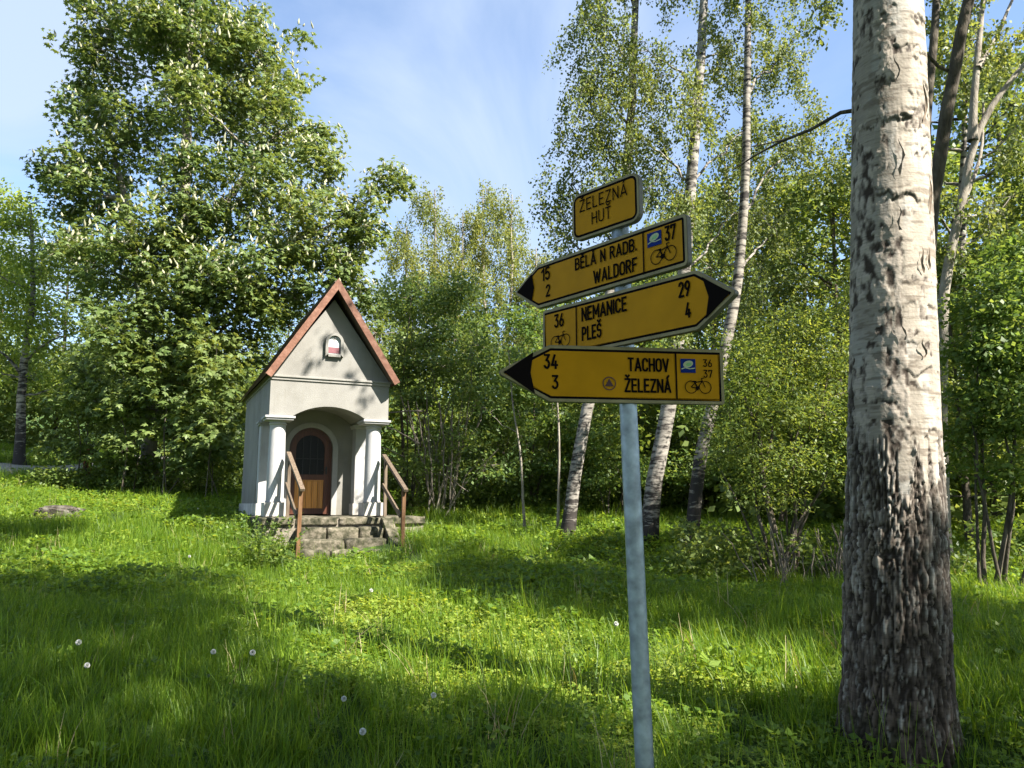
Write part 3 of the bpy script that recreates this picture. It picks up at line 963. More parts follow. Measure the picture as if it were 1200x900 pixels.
def bicycle(parent, x0, z0, w):
    """A bicycle pictogram, wheels included, w wide."""
    r = w * .235; y = -.0046
    cl, cr_ = (x0 + r, z0 + r), (x0 + w - r, z0 + r)
    b = MB()
    for c in (cl, cr_):
        o, i = circle(*c, r), circle(*c, r - w * .028)
        m = len(o)
        b.add([(x, y, z) for x, z in o] + [(x, y, z) for x, z in i], [(k, (k + 1) % m, (k + 1) % m + m, k + m) for k in range(m)])
    t = w * .032
    bb, seat, head = (x0 + w * .47, z0 + r * .85), (x0 + w * .36, z0 + w * .43), (x0 + w * .66, z0 + w * .46)
    stroke(b, [cl, bb, head, (x0 + w * .38, z0 + w * .40)], t, y - .0002)
    stroke(b, [cl, (x0 + w * .385, z0 + w * .385)], t, y - .0003)
    stroke(b, [bb, seat], t, y - .0004)
    stroke(b, [cr_, head, (x0 + w * .63, z0 + w * .555), (x0 + w * .72, z0 + w * .57)], t, y - .0003)
    stroke(b, [(x0 + w * .29, z0 + w * .44), (x0 + w * .42, z0 + w * .44)], t * 1.5, y - .0005)
    m_ = b.build('bicycle_symbol', M['sign_black'], parent)
    b = flat(circle(bb[0], bb[1], w * .075, 14), y - .0006); b.build('bicycle_crank', M['sign_black'], parent)
    return m_


def emblem(parent, x0, z0, x1, z1):
    y = -.0046
    flat([(x0, z0), (x1, z0), (x1, z1), (x0, z1)], y).build('emblem', M['sign_blue'], parent)
    w, h = x1 - x0, z1 - z0
    el = [(x0 + w * (.50 + .36 * math.cos(a) * math.cos(.5) - .22 * math.sin(a) * math.sin(.5)), z0 + h * (.62 + .30 * math.cos(a) * math.sin(.5) + .24 * math.sin(a) * math.cos(.5))) for a in np.linspace(0, 2 * math.pi, 24)[:-1]]
    flat(el, y - .0004).build('emblem_oval', M['sign_white'], parent)
    el2 = [(x0 + w * .54 + (x - x0 - w * .5) * .55, z0 + h * .60 + (z - z0 - h * .62) * .5) for x, z in el]
    flat(el2, y - .0008).build('emblem_leaf', M['sign_green'], parent)
    b = MB(); stroke(b, [(x0 + w * .06, z0 + h * .26), (x0 + w * .30, z0 + h * .36), (x0 + w * .6, z0 + h * .28), (x0 + w * .94, z0 + h * .34)], h * .07, y - .0006)
    b.build('emblem_wave', M['sign_white'], parent)


def sign_board(name, label, az, zc_, outline, rads, off, edge=.012, line=.0085, arrow=None, tilt=0.0):
    """A flat metal sign: x along the reading direction az, z up, its face towards -y."""
    ang = math.pi / 2 - R(az)
    e = Vector((math.cos(ang), math.sin(ang), 0)); nrm = Vector((e.y, -e.x, 0))
    loc = Vector((pole_x(zc_), PY, zc_)) + nrm * off - SP0
    P = round_poly(outline, rads)
    b = MB(); b.prism(P, 0, .022)
    s = b.build('sign_board', M['sign_side'], sp_, loc, (0, tilt, ang), bevel=.002)
    s['label'] = label
    P1 = offset_poly(P, .0015)
    P2, P3 = offset_poly(P, edge), offset_poly(P, edge + line)
    ring(P1, P2, -.0012).build('rim', M['sign_edge'], s)
    ring(P2, P3, -.0014).build('border_line', M['sign_black'], s)
    flat(P3, -.0014).build('sign_face', M['sign_yellow'], s)
    return s, P3


def letters(s, txt, box, weight=.145, mat='sign_black', y=-.0042):
    o = link('lettering', text_mesh(txt, box, weight, y), M[mat], s)
    return o


# board pointing left, nearest the bottom
zc_ = 2.042
s, inn = sign_board('t', 'lowest yellow arrow board pointing left towards Tachov', 82.5, zc_, [(-.472, 0), (-.285, .1), (.345, .1), (.345, -.1), (-.285, -.1)], [.012, .03, .012, .012, .03], .036)
flat([(-.445, 0), (-.342, .073), (-.352, 0), (-.337, -.073)], -.0042).build('arrow_head', M['sign_black'], s)
letters(s, '34', (-.307, .014, -.255, .067)); letters(s, '3', (-.279, -.056, -.254, -.006))
letters(s, 'TACHOV', (-.008, .012, .143, .062)); letters(s, 'ŽELEZNÁ', (-.021, -.062, .148, -.012))
b = MB(); stroke(b, [(.168, .081), (.168, -.081)], .006, -.0042); b.build('divider', M['sign_black'], s)
emblem(s, .185, .012, .240, .062)
letters(s, '36', (.268, .034, .302, .062), .13); letters(s, '37', (.268, -.005, .302, .024), .13)
bicycle(s, .198, -.062, .098)
o, i = circle(-.075, -.032, .024), circle(-.075, -.032, .0205)
ring(o, i, -.0042).build('symbol_ring', M['sign_maroon'], s)
flat([(-.075 - .0155, -.042), (-.075 + .0155, -.042), (-.075, -.0145)], -.0044).build('symbol_triangle', M['sign_maroon'], s)
# second from the bottom, pointing right
zc_ = 2.247
s, inn = sign_board('n', 'yellow arrow board pointing right towards Nemanice', 139, zc_, [(.492, -.004), (.340, .1), (-.384, .1), (-.384, -.1), (.340, -.1)], [.012, .03, .012, .012, .03], .04)
flat([(.466, -.004), (.366, .070), (.388, 0), (.374, -.070)], -.0042).build('arrow_head', M['sign_black'], s)
letters(s, '29', (.272, .018, .320, .072)); letters(s, '4', (.296, -.055, .320, -.002))
letters(s, 'NEMANICE', (-.170, .018, .051, .072)); letters(s, 'PLEŠ', (-.170, -.056, -.070, -.002))
b = MB(); stroke(b, [(-.197, .081), (-.197, -.081)], .006, -.0042); b.build('divider', M['sign_black'], s)
letters(s, '36', (-.316, .018, -.262, .072))
bicycle(s, -.335, -.062, .105)
# third, pointing left
zc_ = 2.456
s, inn = sign_board('b', 'upper yellow arrow board pointing left towards Waldorf', 140.5, zc_, [(-.567, .004), (-.418, .09), (.325, .09), (.325, -.09), (-.418, -.09)], [.012, .03, .02, .02, .03], .038)
flat([(-.543, .004), (-.450, .060), (-.436, 0), (-.450, -.055)], -.0042).build('arrow_head', M['sign_black'], s)
letters(s, '15', (-.393, .014, -.340, .068)); letters(s, '2', (-.366, -.054, -.340, -.004))
letters(s, 'BĚLÁ N RADB.', (-.200, .014, .112, .062)); letters(s, 'WALDORF', (-.104, -.06, .110, -.008))
b = MB(); stroke(b, [(.139, .072), (.139, -.072)], .006, -.0042); b.build('divider', M['sign_black'], s)
emblem(s, .158, .010, .220, .060)
letters(s, '37', (.233, .012, .282, .066))
bicycle(s, .170, -.058, .112)
# place name plate on top
zc_ = 2.672
s, inn = sign_board('h', 'rounded rectangular yellow place name plate at the top', 137.5, zc_, [(-.2, .092), (.123, .092), (.123, -.092), (-.2, -.092)], .036, .038, .010, .009)
letters(s, 'ŽELEZNÁ', (-.158, .014, .072, .062), .10); letters(s, 'HUŤ', (-.098, -.05, -.004, -.002), .10)
for z_ in (2.042, 2.247, 2.456, 2.672):
    b = MB(); b.lathe([(.0315, -.012), (.0365, -.012), (.0365, .012), (.0315, .012)], pole_x(z_) - SP0.x, 0, 24)
    o = b.build('clamp', M['steel'], sp_, (0, 0, z_ - SP0.z))

# ------------------------------------------------------------------ the big birch in front
BX, BY = 2.135, 4.5
BZ = float(H(BX, BY))
bt = empty('birch_tree', (BX, BY, BZ))
tag(bt, 'large old birch with white upper bark and dark furrowed base at the right', 'tree')
nth = 240
zz = np.concatenate([np.linspace(-.12, 5.2, 640), np.linspace(5.35, 16.5, 40)])
TH, ZZ = np.meshgrid(np.arange(nth) * 2 * math.pi / nth, zz)
rad = np.interp(ZZ, [-.12, 0, .12, .35, .8, 1.9, 4.5, 9, 16.5], [.335, .315, .300, .285, .270, .243, .200, .14, .02])
# root flare, stronger on some sides
rad = rad + np.exp(-np.clip(ZZ + .1, 0, 9) / .16) * .05 * (np.sin(TH * 3 + .8) + .5 * np.sin(TH * 5 + 2))
rad = rad * (1 + .03 * np.sin(TH * 2 + ZZ * .6) + .018 * np.sin(TH * 3 - ZZ * 1.1))
ct, s_t = np.cos(TH), np.sin(TH)
wu, wv = (fbm(ct * 2.5, s_t * 2.5, ZZ * 3, 3, 3) - .5), (fbm(ct * 2.5, s_t * 2.5, ZZ * 3, 3, 4) - .5)
ca_, sa_ = np.cos(TH + wu * .35), np.sin(TH + wu * .35)
n1 = fbm(ca_ * 4.6, sa_ * 4.6, ZZ * 3.4 + wv * 1.2, 2, 2)
n2 = fbm(ca_ * 8, sa_ * 8, ZZ * 5.5 + wv, 3, 12)
n3 = fbm(ca_ * 13, sa_ * 13, ZZ * 9 + wv, 2, 15)
n4 = fbm(ct * 26, s_t * 26, ZZ * 20, 3, 18)
f1, f2, cid2 = worley(TH / (2 * math.pi) * 25 + wu * 3.2 + (n3 - .5) * 1.3, ZZ * 3.6 + wv * 2 + (n2 - .5) * 1.6, 25, 2)
crack = np.clip((f2 - f1 + (n4 - .5) * .30) / .17, 0, 1) * np.clip(np.abs(n2 - .5) / .05, .15, 1)
fib = fbm(ct * 34, s_t * 34, ZZ * 5, 3, 19)
crust = fbm(ct * 7, s_t * 7, ZZ * 17, 4, 23)
crack2 = np.clip(np.abs(n3 - .5) / .06, 0, 1)
cid = np.clip(.65 * cid2 + .5 * (n2 - .3) / .4 - .1, 0, 1)
# where the bark is furrowed: the foot, a ragged edge, dark left strips, part rough bark, part painted shade
edge_h = 1.66 + (fbm(ct * 2.2, s_t * 2.2, ZZ * .5, 4, 21) - .5) * .9 + (fbm(ct * 9, s_t * 9, ZZ * 1.5, 3, 22) - .5) * .8
rough = np.clip((edge_h - ZZ) / .14, 0, 1)
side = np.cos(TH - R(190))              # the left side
strip = np.clip((side - .40 + (fbm(ct * 3, s_t * 3, ZZ * 1.6, 4, 31) - .5) * 1.5) / .22, 0, 1)
strip = strip * np.clip((fbm(ct * 2.5, s_t * 2.5, ZZ * 3, 4, 77) * .6 + fbm(ct * 3, s_t * 3, ZZ * 22, 3, 78) * .4 - .465) / .04, 0, 1)
rough2 = np.maximum(rough, strip * (ZZ < 6))
scar = np.zeros_like(ZZ)
for th0, z0, w, h, sl_ in ((-1.25, 3.62, .42, .09, .22), (-1.05, 3.66, .30, .14, -.2), (-1.75, 3.45, .2, .13, .1), (-1.55, 3.02, .42, .05, .05), (-1.85, 2.75, .14, .20, .0), (-1.25, 2.42, .18, .16, .0),
                           (-1.35, 2.62, .5, .03, .04), (-1.7, 4.05, .5, .035, -.05), (-1.0, 4.3, .4, .03, .05), (-1.3, 1.98, .5, .03, -.03), (-1.5, 4.62, .5, .03, .02), (1.2, 3.1, .3, .15, .2), (2.2, 2.6, .3, .12, .1),
                           (-1.1, 2.2, .25, .05, .1), (-1.6, 2.28, .3, .03, -.05), (-.7, 2.9, .3, .12, .2), (-.6, 4.0, .3, .1, .2)):
    dth = np.angle(np.exp(1j * (TH - th0)))
    zz0 = z0 - np.abs(dth) * sl_ * 1.0
    dd = (dth / w) ** 2 + ((ZZ - zz0) / h) ** 2
    scar = np.maximum(scar, np.clip(1.35 - dd - (.5 * fbm(ct * 6, s_t * 6, ZZ * 9, 3, 51) + .5 * fbm(ct * 4, s_t * 4, ZZ * 26, 3, 52) - .33) * 3.2, 0, 1))
lines = np.zeros_like(ZZ); fold = np.zeros_like(ZZ)
lr = np.random.default_rng(64)
for k in range(64):
    z0 = lr.uniform(1.6, 5.2); th0 = lr.uniform(-math.pi, math.pi) if k > 30 else lr.uniform(-2.6, -.6); w = lr.uniform(.18, .75)
    dth = np.angle(np.exp(1j * (TH - th0)))
    zc0 = z0 + (fbm(TH * 5 + k * 7, ZZ * 0, ZZ * 0 + k, 3, 66) - .5) * .09 + .03 * dth * lr.uniform(-1, 1)
    win = np.clip(1.2 - np.abs(dth) / w, 0, 1) * np.clip((fbm(TH * 9 + k * 3, ZZ * 0, ZZ * 0 + k, 2, 67) - .34) / .1, 0, 1)
    g_ = np.exp(-((ZZ - zc0) / lr.uniform(.005, .011)) ** 2) * win
    lines = np.maximum(lines, g_)
    fold = fold + .006 * win * np.clip((ZZ - zc0) / .012, -1, 1) * np.exp(-np.abs(ZZ - zc0) / .05)
rough3 = np.maximum(rough2, scar)
fine = fbm(ct * 14, s_t * 14, ZZ * 22, 3, 90)
plate = .022 * crack * (.55 + .6 * cid) + .004 * crack2 + .013 * (n4 - .5) + .014 * (fib - .5) - .015
white_d = fold - .006 * lines + .004 * (fbm(ct * 3, s_t * 3, ZZ * 14, 4, 61) - .5) + .004 * (fbm(ct * 2, s_t * 2, ZZ * 3, 3, 62) - .5)
base_k = np.clip(rough - .0, 0, 1)
disp = rough3 * (base_k * (plate + .010 * (fine - .5)) + (1 - base_k) * .022 * (crust - .5)) + (1 - rough3) * white_d
rr_ = rad + disp * np.clip(rad / .2, 0, 1)
cxv = .062 * np.clip(ZZ, 0, 20) + .0006 * ZZ ** 2
Vb = np.stack([cxv + rr_ * ct, .01 * ZZ + rr_ * s_t, ZZ], -1).reshape(-1, 3)
nr_ = len(zz)
I = np.arange(nr_ - 1)[:, None] * nth; J = np.arange(nth)[None]; J2 = (J + 1) % nth
Qb = np.stack([I + J, I + J2, I + nth + J2, I + nth + J], -1).reshape(-1, 4)
me = mesh_np('trunk', Vb, Qb, smooth=True)
len_n = fbm(ct * 1.6, s_t * 1.6, ZZ * 34, 4, 71)
lent = np.clip((len_n - .575) / .05, 0, 1) * .55
tint = fbm(ct * 2, s_t * 2, ZZ * 1.5, 4, 81)[..., None]
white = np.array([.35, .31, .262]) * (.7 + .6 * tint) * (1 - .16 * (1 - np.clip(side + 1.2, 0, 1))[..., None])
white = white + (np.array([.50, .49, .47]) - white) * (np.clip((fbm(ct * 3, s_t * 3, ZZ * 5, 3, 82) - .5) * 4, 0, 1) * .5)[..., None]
white = white * (1 - .30 * np.clip((side - .1) / .6, 0, 1)[..., None])  # left side darkened: dirt and shade put into the bark colour
ln_ = np.clip(lines * 1.3, 0, .9)[..., None]
white = white * (1 - ln_) + np.array([.05, .04, .032]) * ln_
white = white * (1 - lent[..., None]) + np.array([.10, .075, .055]) * lent[..., None]
top = np.clip((crack - .25) / .6, 0, 1) * np.clip((crack2 + .25) / .8, 0, 1)
top = top * np.clip(.35 + .8 * cid + 1.6 * (n4 - .5), 0, 1)
hgt = np.clip(ZZ / 1.7, 0, 1)[..., None]
plate_c = np.array([.135, .095, .075]) * (1 - hgt) + np.array([.34, .295, .245]) * hgt
flake = np.clip((.5 * fbm(ct * 12, s_t * 12, ZZ * 9, 3, 93) + .5 * n4 - (.60 - .12 * np.clip(ZZ / 1.7, 0, 1))) / .04, 0, 1)[..., None]
plate_c = plate_c * (1 - flake * .8) + np.array([.42, .39, .35]) * flake * .8
dark_c = np.array([.030, .022, .017])
top = top * np.clip(.45 + 2.2 * (fib - .42), .1, 1.1)
rc = dark_c + (plate_c - dark_c) * top[..., None]
crust_c = dark_c * 1.4 + (np.array([.34, .30, .26]) - dark_c) * np.clip((crust - .36) / .2, 0, 1)[..., None] ** 1.3
rc = rc * base_k[..., None] + crust_c * (1 - base_k[..., None])
moss = np.clip((.28 - ZZ) / .3, 0, 1)[..., None] * np.clip((fbm(ct * 4, s_t * 4, ZZ * 5, 3, 97) - .45) * 5, 0, 1)[..., None]
rc = rc * (1 - moss * .6) + np.array([.035, .05, .015]) * moss * .6
k3 = np.clip((rough3 - .35) / .2, 0, 1)[..., None]
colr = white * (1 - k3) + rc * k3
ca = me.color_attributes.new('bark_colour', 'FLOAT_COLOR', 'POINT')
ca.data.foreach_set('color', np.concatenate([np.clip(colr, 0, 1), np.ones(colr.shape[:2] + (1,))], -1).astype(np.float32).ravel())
m, n, l, out = mat_new('old birch bark')
bs = n.new('ShaderNodeBsdfPrincipled'); bs.inputs['Roughness'].default_value = .8; bs.inputs['Specular IOR Level'].default_value = .2
at_n = n.new('ShaderNodeAttribute'); at_n.attribute_name = 'bark_colour'
tcn = n.new('ShaderNodeTexCoord')
mpn = n.new('ShaderNodeMapping'); mpn.inputs['Scale'].default_value = (5, 5, 60); l.new(tcn.outputs['Object'], mpn.inputs[0])
nn1 = n.new('ShaderNodeTexNoise'); nn1.inputs['Scale'].default_value = 1.6; nn1.inputs['Detail'].default_value = 7; nn1.inputs['Roughness'].default_value = .65
l.new(mpn.outputs[0], nn1.inputs['Vector'])
rp = ramp(n, [(.30, (.5, .47, .42)), (.42, (.88, .87, .85)), (.6, (1.05, 1.04, 1.02))]); l.new(nn1.outputs[0], rp.inputs[0])
mm = n.new('ShaderNodeMix'); mm.data_type = 'RGBA'; mm.blend_type = 'MULTIPLY'; mm.inputs[0].default_value = 1
l.new(at_n.outputs['Color'], mm.inputs[6]); l.new(rp.outputs[0], mm.inputs[7]); l.new(mm.outputs[2], bs.inputs['Base Color'])
nn2 = n.new('ShaderNodeTexNoise'); nn2.inputs['Scale'].default_value = 60; nn2.inputs['Detail'].default_value = 6; l.new(tcn.outputs['Object'], nn2.inputs['Vector'])
bp = n.new('ShaderNodeBump'); bp.inputs['Strength'].default_value = .5; bp.inputs['Distance'].default_value = .006
l.new(nn2.outputs[0], bp.inputs['Height']); l.new(bp.outputs[0], bs.inputs['Normal']); l.new(bs.outputs[0], out.inputs[0])
M['old_birch'] = m
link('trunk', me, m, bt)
# curled bark flakes standing off the white bark
for th0, z0, h, w in ((-1.83, 3.95, .20, .010), (-1.76, 3.36, .24, .016), (-1.83, 2.98, .16, .014), (-1.80, 2.32, .16, .010), (-.95, 3.75, .30, .010), (-.85, 3.15, .26, .010), (-1.28, 2.72, .16, .014), (-1.05, 2.74, .14, .012), (-1.33, 2.2, .12, .010)):
    r0 = float(np.interp(z0, [0, 1.9, 4.5], [.315, .243, .200])) + .003
    vs = []
    for j in range(7):
        t = j / 6
        for i in range(3):
            u_ = (i - 1) * w * .7 * (1 - t) ** .7 * (.6 + .4 * math.sin(t * 17 + z0 * 9)) + .012 * math.sin(t * 7 + z0 * 3)
            a = th0 + u_ / r0 + .02 * math.sin(t * 5)
            lift = .003 + .014 * (1 if i == 2 else .25 if i == 1 else 0) * math.sin(math.pi * min(1, t * 1.1)) * (1 - .3 * t)
            z = z0 - h / 2 + h * t
            vs.append((.062 * z + .0006 * z * z + (r0 + lift) * math.cos(a), .01 * z + (r0 + lift) * math.sin(a), z))
    b = MB(); b.add(vs, [(j * 3 + i, j * 3 + i + 1, j * 3 + i + 4, j * 3 + i + 3) for j in range(6) for i in range(2)])
    b.build('bark_flake', M['bark_curl'], bt, smooth=True)


# ------------------------------------------------------------------ trees
class Tree:
    """Stems, limbs, twigs and leaf clusters of one tree, in world space until it is built at its base."""
    def __init__(s, base, seed):
        s.base = np.asarray(base, float); s.rg = np.random.default_rng(seed)
        s.tub = Tubes(); s.stem_pts, s.stem_rad = [], []
        s.leaf = []; s.clusters = []

    def stem(s, pts, r0, r1, n=14, k=9, wob=.006, power=1.0):
        pts = np.asarray(pts, float)
        d = np.concatenate([[0], np.cumsum(np.linalg.norm(np.diff(pts, axis=0), axis=1))])
        t = np.linspace(0, d[-1], n)
        P = np.stack([np.interp(t, d, pts[:, i]) for i in range(3)], -1)
        P[1:-1] = (P[:-2] + 2 * P[1:-1] + P[2:]) / 4
        P[1:] += s.rg.normal(0, wob * d[-1] / n * 3, (n - 1, 3)) * [1, 1, .2]
        r = r0 + (r1 - r0) * (t / d[-1]) ** power
        r = r * (1 + .35 * np.exp(-t / (r0 * 2.2)))
        s.tub.add(P, r, k)
        s.stem_pts.append(P); s.stem_rad.append(r)
        return P

    def blob(s, c, r, ncl, shell=.45, low=-1.0, limb=True, limb_r=.035, twig_r=.010, rise=.45, limb_sag=-.06):
        """A part of the crown: a limb to its middle and twigs to ncl cluster centres; returns the centres."""
        c = np.asarray(c, float); r = np.asarray(r, float)
        C = in_blob(c, r, ncl, s.rg, shell, low)
        if limb and s.stem_pts:
            SP = np.concatenate(s.stem_pts); SR = np.concatenate(s.stem_rad)
            hd = np.hypot(SP[:, 0] - c[0], SP[:, 1] - c[1])
            tz = c[2] - rise * hd
            k = int(np.argmin(np.abs(SP[:, 2] - tz) + .45 * hd))
            p0 = SP[k]
            LP = curve_pts(p0, c, 9, limb_sag, .03, s.rg)
            lr = min(limb_r, SR[k] * .75)
            s.tub.add(LP, np.linspace(lr, lr * .3, 9), 6)
            for q in C[:max(6, int(len(C) * .6))]:
                d = np.linalg.norm(LP - q, axis=1); j = max(2, int(np.argmin(d + .3 * np.arange(9)[::-1] * .1)))
                s.tub.add(curve_pts(LP[j], q, 5, -.04, .04, s.rg), np.linspace(twig_r, twig_r * .3, 5), 3)
        return C

    def leaves(s, C, rad, n, flat_, L, W, **kw):
        s.leaf.append(cluster_leaves(np.asarray(C), rad, n, flat_, L, W, s.rg, **kw)); return s

    def strands(s, C, n, length, L, W, spread=.25, tubes=True):
        """Hanging twigs with small leaves, as birches have."""
        C = np.asarray(C)
        for c in C:
            d = s.rg.normal(0, 1, 2); d /= np.linalg.norm(d) + 1e-6
            ln = length * s.rg.uniform(.5, 1.3)
            t = np.sqrt(s.rg.random(n)) if n > 3 else s.rg.random(n)
            P = np.stack([c[0] + d[0] * spread * 2 * t * ln, c[1] + d[1] * spread * 2 * t * ln, c[2] + .15 * ln * t - ln * t * t], -1)
            P += s.rg.normal(0, .09 * ln ** .5, P.shape)
            D = s.rg.normal(0, .7, P.shape) + [0, 0, -.7]
            N = s.rg.normal(0, 1, P.shape) + [0, 0, .3]
            f = s.rg.uniform(.7, 1.25, n)
            s.leaf.append(leaf_quads(P, D, N, L * f, W * f))
            if tubes:
                tt_ = np.linspace(0, 1, 4)
                Q_ = np.stack([c[0] + d[0] * spread * 2 * tt_ * ln, c[1] + d[1] * spread * 2 * tt_ * ln, c[2] + .15 * ln * tt_ - ln * tt_ ** 2], -1)
                s.tub.add(Q_, np.linspace(.006, .003, 4), 3)

    def build(s, name, label, cat, bark, leafm, group=None, crown='crown', trunk='trunk'):
        root = empty(name, s.base)
        tag(root, label, cat, group)
        me_ = s.tub.mesh(trunk)
        co = np.concatenate(s.tub.V) - s.base
        me_.vertices.foreach_set('co', co.astype(np.float32).ravel()); me_.update()
        link(trunk, me_, bark, root)
        if s.leaf:
            Vv = np.concatenate(s.leaf) - s.base
            link(crown, mesh_np(crown, Vv, quads_of(len(Vv))), leafm, root)
        return root


def pblob(x, y, Yd, rx, ry, rd):
    """Centre and radii of a crown part seen at pixel x, y, Yd metres off, rx by ry pixels, rd metres deep."""
    return at(x, y, Yd), np.array([px(rx, Yd), rd, px(ry, Yd)])


def gz(p, d=.15):
    p = np.array(p, float); p[2] = float(H(p[0], p[1])) - d; return p


def base_at(x, Yd): 
    p = at(x, 560, Yd); return gz(p)


# ---- the horse chestnut behind the chapel
YD = 23.0
base = base_at(205, YD)
T = Tree(base, 21)
T.stem([gz(at(212, 560, YD)), at(213, 440, YD), at(214, 330, YD - .3), at(216, 220, YD - .3), at(222, 90, YD), at(226, -60, YD)], .30, .06, 22, 12)
T.stem([gz(at(178, 560, YD - .4)), at(172, 440, YD - .8), at(166, 350, YD - .9), at(150, 250, YD - .6), at(128, 150, YD)], .24, .05, 18, 10)
T.stem([at(214, 330, YD - .3), at(196, 285, YD - 1.3), at(178, 230, YD - 2)], .10, .04, 8, 7)
T.stem([at(214, 300, YD), at(270, 230, YD - .6), at(330, 150, YD - .4)], .14, .04, 10, 7)
T.stem([at(214, 350, YD), at(290, 300, YD - 1), at(380, 270, YD - 1), at(450, 225, YD - 1)], .12, .02, 12, 7)
CL = []
for (x, y, rx, ry, rd, dd, n_) in ((200, -30, 125, 80, 3.0, 0, 100), (205, 50, 125, 55, 3.0, 0, 85), (115, 55, 42, 55, 1.6, 0, 24), (100, 115, 34, 32, 1.2, 0, 12), (305, 70, 65, 70, 2.2, 0, 46), (340, 150, 55, 55, 1.9, -.4, 30),
                                   (250, 140, 80, 70, 2.6, .6, 44), (150, 165, 70, 60, 2.4, -.2, 42), (108, 215, 54, 58, 2.2, -.6, 36), (62, 200, 22, 18, 1.0, -.4, 7), (84, 262, 26, 36, 1.2, -.2, 9), (380, 205, 30, 32, 1.2, -.8, 12),
                                   (290, 225, 70, 55, 2.2, -1.2, 38), (360, 270, 70, 50, 1.9, -1.6, 38), (425, 255, 45, 36, 1.2, -1.4, 16), (452, 215, 27, 24, .8, -1.2, 8), (160, 290, 76, 62, 2.3, -2.0, 46), (112, 310, 40, 46, 1.6, -1.4, 20), (240, 330, 60, 45, 1.6, -2.4, 28),
                                   (310, 330, 80, 50, 2.0, -1.8, 42), (400, 325, 50, 45, 1.5, -1.4, 22), (150, 390, 58, 55, 1.9, -2.2, 32), (210, 410, 90, 55, 2.0, -1.8, 42), (270, 390, 50, 60, 1.8, -1.4, 22), (180, 480, 90, 50, 1.9, -1.2, 30), (250, 490, 45, 60, 1.6, -1.2, 18), (440, 390, 45, 60, 1.6, 0, 14), (125, 470, 40, 50, 1.5, 0, 14), (212, 215, 42, 60, .9, -2.2, 20), (225, 110, 50, 50, 1, -2, 16), (190, 30, 50, 50, 1, -2, 14), (238, 272, 44, 36, 1, -2, 18), (205, 352, 48, 36, 1, -2.2, 16), (312, 345, 40, 36, 1, -1.6, 14)):
    c, r = pblob(x, y, YD + dd, rx, ry, rd)
    C = T.blob(c, r, int(n_ * 1.5), .5, limb_r=.06, twig_r=.014, rise=.5)
    CL.append(C)
CA = np.concatenate(CL)
T.leaf.append(palm_leaves(CA, T.rg.uniform(.42, .72, len(CA)), 33, .6, .135, .07, T.rg))
root = T.build('chestnut_tree', 'tall flowering chestnut with white blossom spikes behind the chapel', 'tree', M['pale_bark'], M['chestnut'])
# blossom candles: small tapering spikes on the outside of the crown
ctr = CA.mean(0)
bl, nb = [], 0
Pb = CA[:, None] + unit(T.rg.normal(size=(len(CA), 3, 3))) * [.34, .34, .2] + [0, 0, .16]
Pb = Pb.reshape(-1, 3)
keep = (Pb[:, 2] > ctr[2] - 4.2) & (T.rg.random(len(Pb)) < .85)
Pb = Pb[keep]
hgt_ = T.rg.uniform(.08, .22, len(Pb)); lean = T.rg.normal(0, .3, (len(Pb), 2))
vsb = []
for i in range(5):
    a = i * 2 * math.pi / 5
    for (t, r_) in ((0, .024), (.35, .038), (1, .006)):
        vsb.append(np.stack([Pb[:, 0] + math.cos(a + t) * r_ + lean[:, 0] * t * hgt_, Pb[:, 1] + math.sin(a + t) * r_ + lean[:, 1] * t * hgt_, Pb[:, 2] + t * hgt_], -1))
vsb = np.stack(vsb, 1)
fq = [(i * 3 + j, ((i + 1) % 5) * 3 + j, ((i + 1) % 5) * 3 + j + 1, i * 3 + j + 1) for i in range(5) for j in range(2)]
Qq = (np.arange(len(Pb))[:, None, None] * 15 + np.array(fq)[None]).reshape(-1, 4)
tag(link('blossom', mesh_np('blossom', vsb.reshape(-1, 3) - T.base, Qq), M['blossom'], root), kind='stuff')

# ---- the three birches behind the signs
def birch(name_label, stem_px, r0, r1, blobs, seed, bark, nl=125, ln=.9, size=.066):
    T = Tree(gz(at(*stem_px[0]), .1), seed)
    pts = [at(*p) for p in stem_px]; pts[0] = T.base
    T.stem(pts, r0, r1, 26, 12, .004)
    for (x, y, Yd, rx, ry, rd, n_) in blobs:
        c, r = pblob(x, y, Yd, rx, ry, rd)
        C = T.blob(c, r, int(n_ * 1.45), .6, limb_r=.03, twig_r=.007, rise=.9, limb_sag=.03)
        T.strands(C, nl, ln, size, size * .72)
    return T.build('birch_tree', name_label, 'tree', bark, M['birch_leaf'], 'birches behind the signpost')


